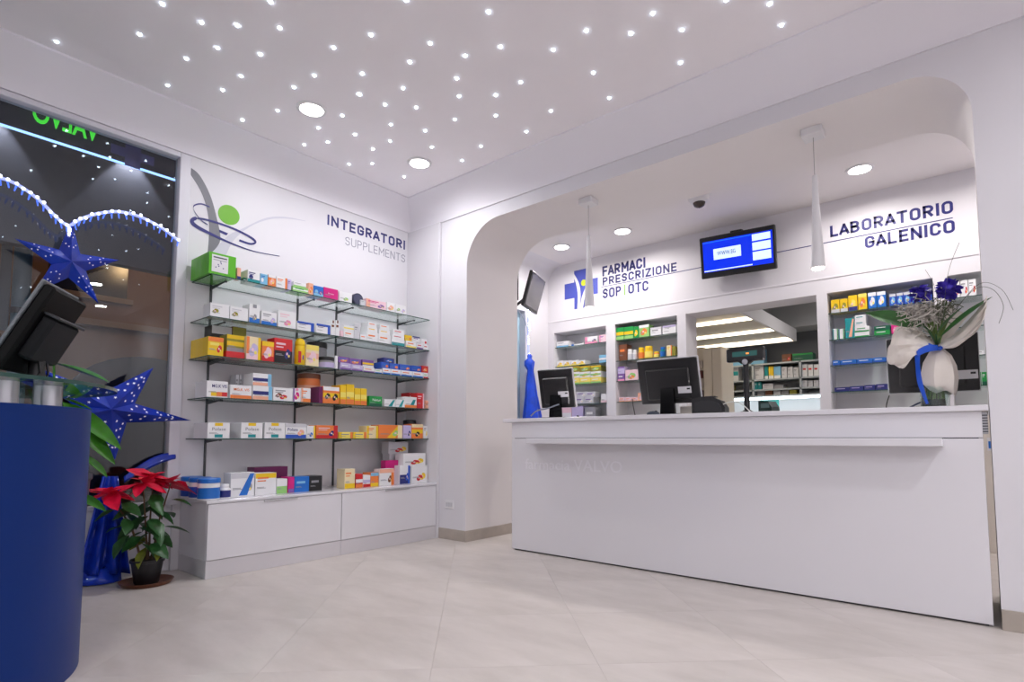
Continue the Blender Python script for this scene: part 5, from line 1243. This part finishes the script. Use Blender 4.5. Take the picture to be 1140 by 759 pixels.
# tall white file cupboard with doors and a bookcase beside it
x0 = on_y(783, 420, 7.3).x
o = empty('tall_cupboard', (x0, 7.3, 0), 0, 'tall cream cupboard with two locked doors in the laboratory', 'cupboard'); CRM = mat((232, 222, 204), .45)
xa, xb = on_y(783, 420, 7.3).x, on_y(803.5, 420, 7.3).x; zt = on_y(795, 386, 7.3).z
t = MB(); t.box(xa, 7.32, 0, xb, 7.75, zt, CRM, .003); t.build('body', o, world=True)
for k in range(2):
    t = MB(); t.box(xa+(xb-xa)*k/2+.003, 7.3, .05, xa+(xb-xa)*(k+1)/2-.003, 7.32, zt-.005, CRM, .003); d = t.build('door', o, world=True)
    t = MB(); xk = xa+(xb-xa)*(k+.5)/2+.02; t.cyl((xk-o.location.x, -.014, 1.42), (xk-o.location.x, 0, 1.42), .014, .016, DARKMETAL, 12); t.build('lock', d)
xc = on_y(774, 420, 7.3).x
o = empty('bookcase', (xc, 7.3, 0), 0, 'narrow bookcase with dark red bindings beside the cream laboratory cupboard', 'bookcase')
t = MB(); t.box(xc-.12, 7.34, 0, xa-.01, 7.7, zt+.02, CRM); t.box(xc-.12, 7.3, 0, xc-.09, 7.7, zt+.02, CRM); t.build('carcass', o, world=True)
for k in range(7): t = MB(); t.box(xc-.08, 7.3, 1.1+k*.13, xa-.012, 7.34, 1.2+k*.13, mat((96, 48, 44) if k % 2 else (206, 196, 184), .5), .003); t.build('binding', o, world=True)
# wall shelving at the end of the laboratory
YS = 9.75; zs = [on_y(880, y, YS).z for y in (402, 420, 431.5, 438.5)]; xl, xr2 = on_y(800, 420, YS).x, on_y(920, 420, YS).x
o = empty('lab_shelving', (xl, YS, zs[3]), 0, 'grey open shelving along the end wall of the laboratory', 'shelving'); LSH = mat((176, 184, 190), .5)
for z in zs: t = MB(); t.box(xl, YS, z-.025, xr2+.3, YL, z, LSH); t.build('shelf_board', o, world=True)
for px in (803, 838, 891): x = on_y(px, 420, YS).x; t = MB(); t.box(x-.015, YS, zs[3], x+.015, YL, zs[0], LSH); t.build('divider', o, world=True)
t = MB(); t.box(xl, YL-.02, zs[3]-.025, xr2+.3, YL-.001, zs[0], LABW); t.build('back_board', o, world=True)
def lb(x0, x1, yt, q, col, style, desc, group=None):
    a, b = on_y(x0, yt+3, YS+.05), on_y(x1, yt+3, YS+.05); h = on_y(x0, yt, YS+.05).z-zs[q]
    k = carton(b.x-a.x-.003, .2, max(.03, h), col, style).build('lab_pack', recalc=False); k.location = ((a.x+b.x)/2, YS+.05, zs[q]+.0005); tag(k, desc, 'box', group)
lb(806, 822, 408, 1, 'LGY', 'mT', 'grey crate with dark teal bottles on the laboratory shelving'); lb(840, 850, 406.5, 1, 'LGY', 'lGY', 'pale grey file box on the laboratory shelving')
for k, (x0, x1, c) in enumerate(((851, 855, 'T'), (855.5, 861, 'Y'), (861.5, 869, 'LB'))): lb(x0, x1, 408, 1, c, 'bW', ('teal pack between grey file boxes on laboratory shelving', 'yellow pack beside a teal one on laboratory shelving', 'pale blue pack beside a yellow one on laboratory shelving')[k])
for x0 in (870, 876.6, 883.2): lb(x0, x0+6, 408.5+(x0 % 3)*.4, 1, 'LGY', 'lGY', 'small pale box in a row on the upper laboratory shelf', 'pale boxes on the upper laboratory shelf')
for x0 in (893, 899.4, 905.8): lb(x0, x0+5.6, 405.8, 1, 'W', 'nR', 'white box with red print beyond the shelving divider', 'white boxes beyond the divider')
for x0 in (840, 844): lb(x0, x0+3.6, 425.5, 2, 'T', 'lW', 'slim teal booklet box on the middle laboratory shelf', 'teal booklet boxes')
lb(849, 861, 427.5, 2, 'LGY', 'lGY', 'wide pale box beside teal booklets'); lb(861.6, 872, 428.5, 2, 'GY', '', 'grey low box on the middle laboratory shelf')
for x0 in (893, 899.4, 905.8): lb(x0, x0+5.6, 423.5, 2, 'LGY', 'lGY', 'pale box on the middle shelf beyond the divider', 'pale boxes beyond the divider')
lb(806, 815, 429, 2, 'OL', 'mY', 'olive yellow pack on the middle laboratory shelf')
for k, x0 in enumerate((843, 852, 861, 870, 879)): lb(x0, x0+8, 434, 3, ('GY', 'BR', 'LGY', 'GY', 'OL')[k], '', ('grey', 'brown', 'pale grey', 'dark grey', 'olive')[k]+' low pack on the lowest laboratory shelf')
lb(870.5, 881, 394.5, 0, 'BR', 'cR', 'dark red case standing on top of the laboratory shelving'); lb(882, 905, 394, 0, 'DG', 'tG', 'long dark green case standing on top of the laboratory shelving')
lb(806, 850, 391, 0, 'LB', 'tW', 'large pale blue crate standing on top of the laboratory shelving')
zz = zs[3]-.03
t = MB(); t.box(xl, YS+.1, zz-.03, xr2+.3, YS+.2, zz, mat((235, 250, 255), .5, emit=6.0)); tag(t.build('under_shelf_light'), 'bright white strip light under the laboratory shelving', 'light')
t = MB(); t.box(xl, YS-.2, .88, xr2+.3, YL-.02, .92, WHITE, .004); t.box(xl, YS-.15, 0, xr2+.3, YL-.02, .88, LABW); tag(t.build('lab_bench'), 'white laboratory bench below the open shelving', 'bench')
struct(MB().box(xl, YL-.012, .92, xr2+.3, YL-.001, zs[3]-.03, WHITE).build('wall_splashback'))
c = on_y(857, 444, YL-.03); t = MB(); t.box(c.x-.16, YL-.02, c.z-.16, c.x+.14, YL-.013, c.z+.16, mat((80, 190, 180), .5)); t.box(c.x-.13, YL-.022, c.z-.02, c.x+.1, YL-.02, c.z+.02, WHITE); tag(t.build('wall_notice'), 'turquoise notice on the bright laboratory splashback', 'notice')

# =================================================================== OUTSIDE THE SHOP WINDOW
ASPH = mat((46, 46, 50), .8, var=.2, vscale=3)
struct(MB().box(-30, -20, -.16, XO-.001, 24, -.10, ASPH).build('ground_street'))
fa = empty('house_facade', (-13, 0, -.1), 0, 'dim ochre house front across the night street', 'house')
OCH = mat((150, 116, 84), .85, var=.12, vscale=.8)
t = MB(); t.box(-13.4, -14, -.1, -13, 18, 9, OCH); t.build('wall', fa, world=True)
for y in (-6, -1.5, 3, 7.5, 12): t = MB(); t.box(-13, y-.6, 3.7, -12.95, y+.6, 5.6, mat((40, 46, 54), .2)); t.box(-13, y-.7, 3.6, -12.9, y+.7, 3.7, mat((170, 150, 128), .8)); t.build('window', fa, world=True)
t = MB(); t.box(-13, -14, 3.1, -12.88, 18, 3.22, mat((170, 150, 128), .8)); t.build('cornice', fa, world=True)
pts = [(2.7, -.1), (2.7, 1.7)]+[(4.0-1.3*math.cos(R(a)), 1.7+.9*math.sin(R(a))) for a in range(0, 181, 12)]+[(5.3, 1.7), (5.3, -.1)]
t = MB(); t.prism([(-12.99, y, z) for y, z in pts], (.03, 0, 0), mat((36, 50, 66), .3)); t.build('arched_door', fa, world=True)
# street lamp lighting the house front
lp = empty('street_lamp', (-9.6, 4.2, -.1), 0, 'street lamp on the far pavement', 'street lamp')
t = MB(); t.cyl((0, 0, 0), (0, 0, 5), .06, .045, DARKMETAL, 12); t.tube([(0, 0, 5), (-.3, 0, 5.2), (-.7, 0, 5.2)], .03, DARKMETAL, 8); t.build('post', lp, smooth=True)
t = MB(); t.box(-1.0, -.12, 5.14, -.6, .12, 5.24, DARKMETAL, .01); t.build('head', lp)
ld = bpy.data.lights.new('street_bulb', 'POINT'); ld.energy = 75; ld.color = (1, .62, .30); ld.shadow_soft_size = .12
lo = bpy.data.objects.new('street_bulb', ld); COL.objects.link(lo); lo.parent = lp; lo.location = (-.8, 0, 5.05)
# sign post on the pavement
b0 = on_x(28, 240, -6.2); o = empty('sign_post', (-6.2, on_x(24, 320, -6.2).y, -.1), 0, 'pale blue-grey metal post with a sign plate outside the window', 'post')
zt = b0.z+.1
t = MB(); t.cyl((0, 0, 0), (0, 0, zt), .062, .062, mat((120, 146, 158), .4, var=.1), 20); t.build('pole', o, smooth=True)
for z in (zt-.12, zt-.85): t = MB(); t.cyl((0, 0, z), (0, 0, z+.05), .068, .068, DARKMETAL, 20); t.build('clamp', o, smooth=True)
t = MB(); t.box(-.02, -.14, zt-1.0, .0, -.07, zt+.06, mat((90, 100, 106), .4), .004); t.build('sign_plate', o)
# illuminated shop sign seen from behind, above the window
SGX = -4.80; a = on_x(197, 200, SGX); zb, yb = a.z, a.y
o = empty('shop_sign', (SGX, yb, zb), 0, 'shop sign strip seen from behind with mirrored green VALVO above window', 'sign')
t = MB(); t.box(SGX-.012, -1.6, zb, SGX, yb, 3.45, mat((48, 48, 66), .3)); t.build('panel', o, world=True)
EDGE = mat((150, 190, 255), .4, emit=2.2)
t = MB(); t.box(SGX-.014, -1.6, zb-.012, SGX+.002, yb, zb, EDGE); t.box(SGX-.014, yb, zb-.012, SGX+.002, yb+.01, 3.45, EDGE); t.build('edge_light', o, world=True)
l0, l1 = on_x(35, 142, SGX), on_x(110, 155, SGX)
t = MB(); t.text('VALVO', (SGX+.003, l1.y, on_x(45, 138, SGX).z), (0, l0.y-l1.y, 0), (0, 0, .15), mat((70, 225, 60), .4, emit=.9), .02); tag(t.build('letters', o, world=True, solid=.003), 'green letters reading VALVO in mirror writing')
c = on_x(148, 172, SGX)
t = MB(); t.box(SGX+.001, c.y-.14, c.z-.04, SGX+.004, c.y+.14, c.z+.03, mat((70, 66, 130), .4, emit=.12)); t.box(SGX+.001, c.y-.05, c.z-.10, SGX+.004, c.y+.05, c.z+.16, mat((70, 66, 130), .4, emit=.12)); t.build('cross_emblem', o, world=True)
# floodlight brackets and the lit fascia board beyond the sign
FX = -5.55
tag(MB().box(FX-.1, -3, 2.42, FX, 2.6, 3.9, mat((92, 94, 102), .7)).build('fascia_board'), 'grey fascia board outside the shop window lit by floodlights', 'board')
for y in (on_x(150, 172, FX+.12).y, on_x(-8, 118, FX+.12).y):
    o = empty('flood_light', (FX+.13, y, on_x(150, 160, FX+.12).z), 0, 'small floodlight above the shop window shining down the fascia', 'floodlight', 'floodlights on the fascia')
    t = MB(); t.prism([(-.05, -.045, 0), (.04, -.045, 0), (.025, -.045, .10), (-.04, -.045, .10)], (0, .09, 0), STEEL); t.build('housing', o)
    t = MB(); t.box(-.045, -.04, -.006, .035, .04, -.001, mat((240, 235, 255), .4, emit=8.0)); t.build('lamp_glass', o)
    t = MB(); t.box(-.132, -.01, .04, -.04, .01, .06, DARKMETAL); t.build('bracket', o)
    ld = bpy.data.lights.new('flood_bulb', 'SPOT'); ld.energy = 16; ld.color = (.9, .88, 1.0); ld.spot_size = R(72); ld.spot_blend = .25; ld.shadow_soft_size = .02
    lo = bpy.data.objects.new('flood_bulb', ld); COL.objects.link(lo); lo.parent = o; lo.location = (-.03, 0, -.02); lo.rotation_euler = (0, R(12), 0)
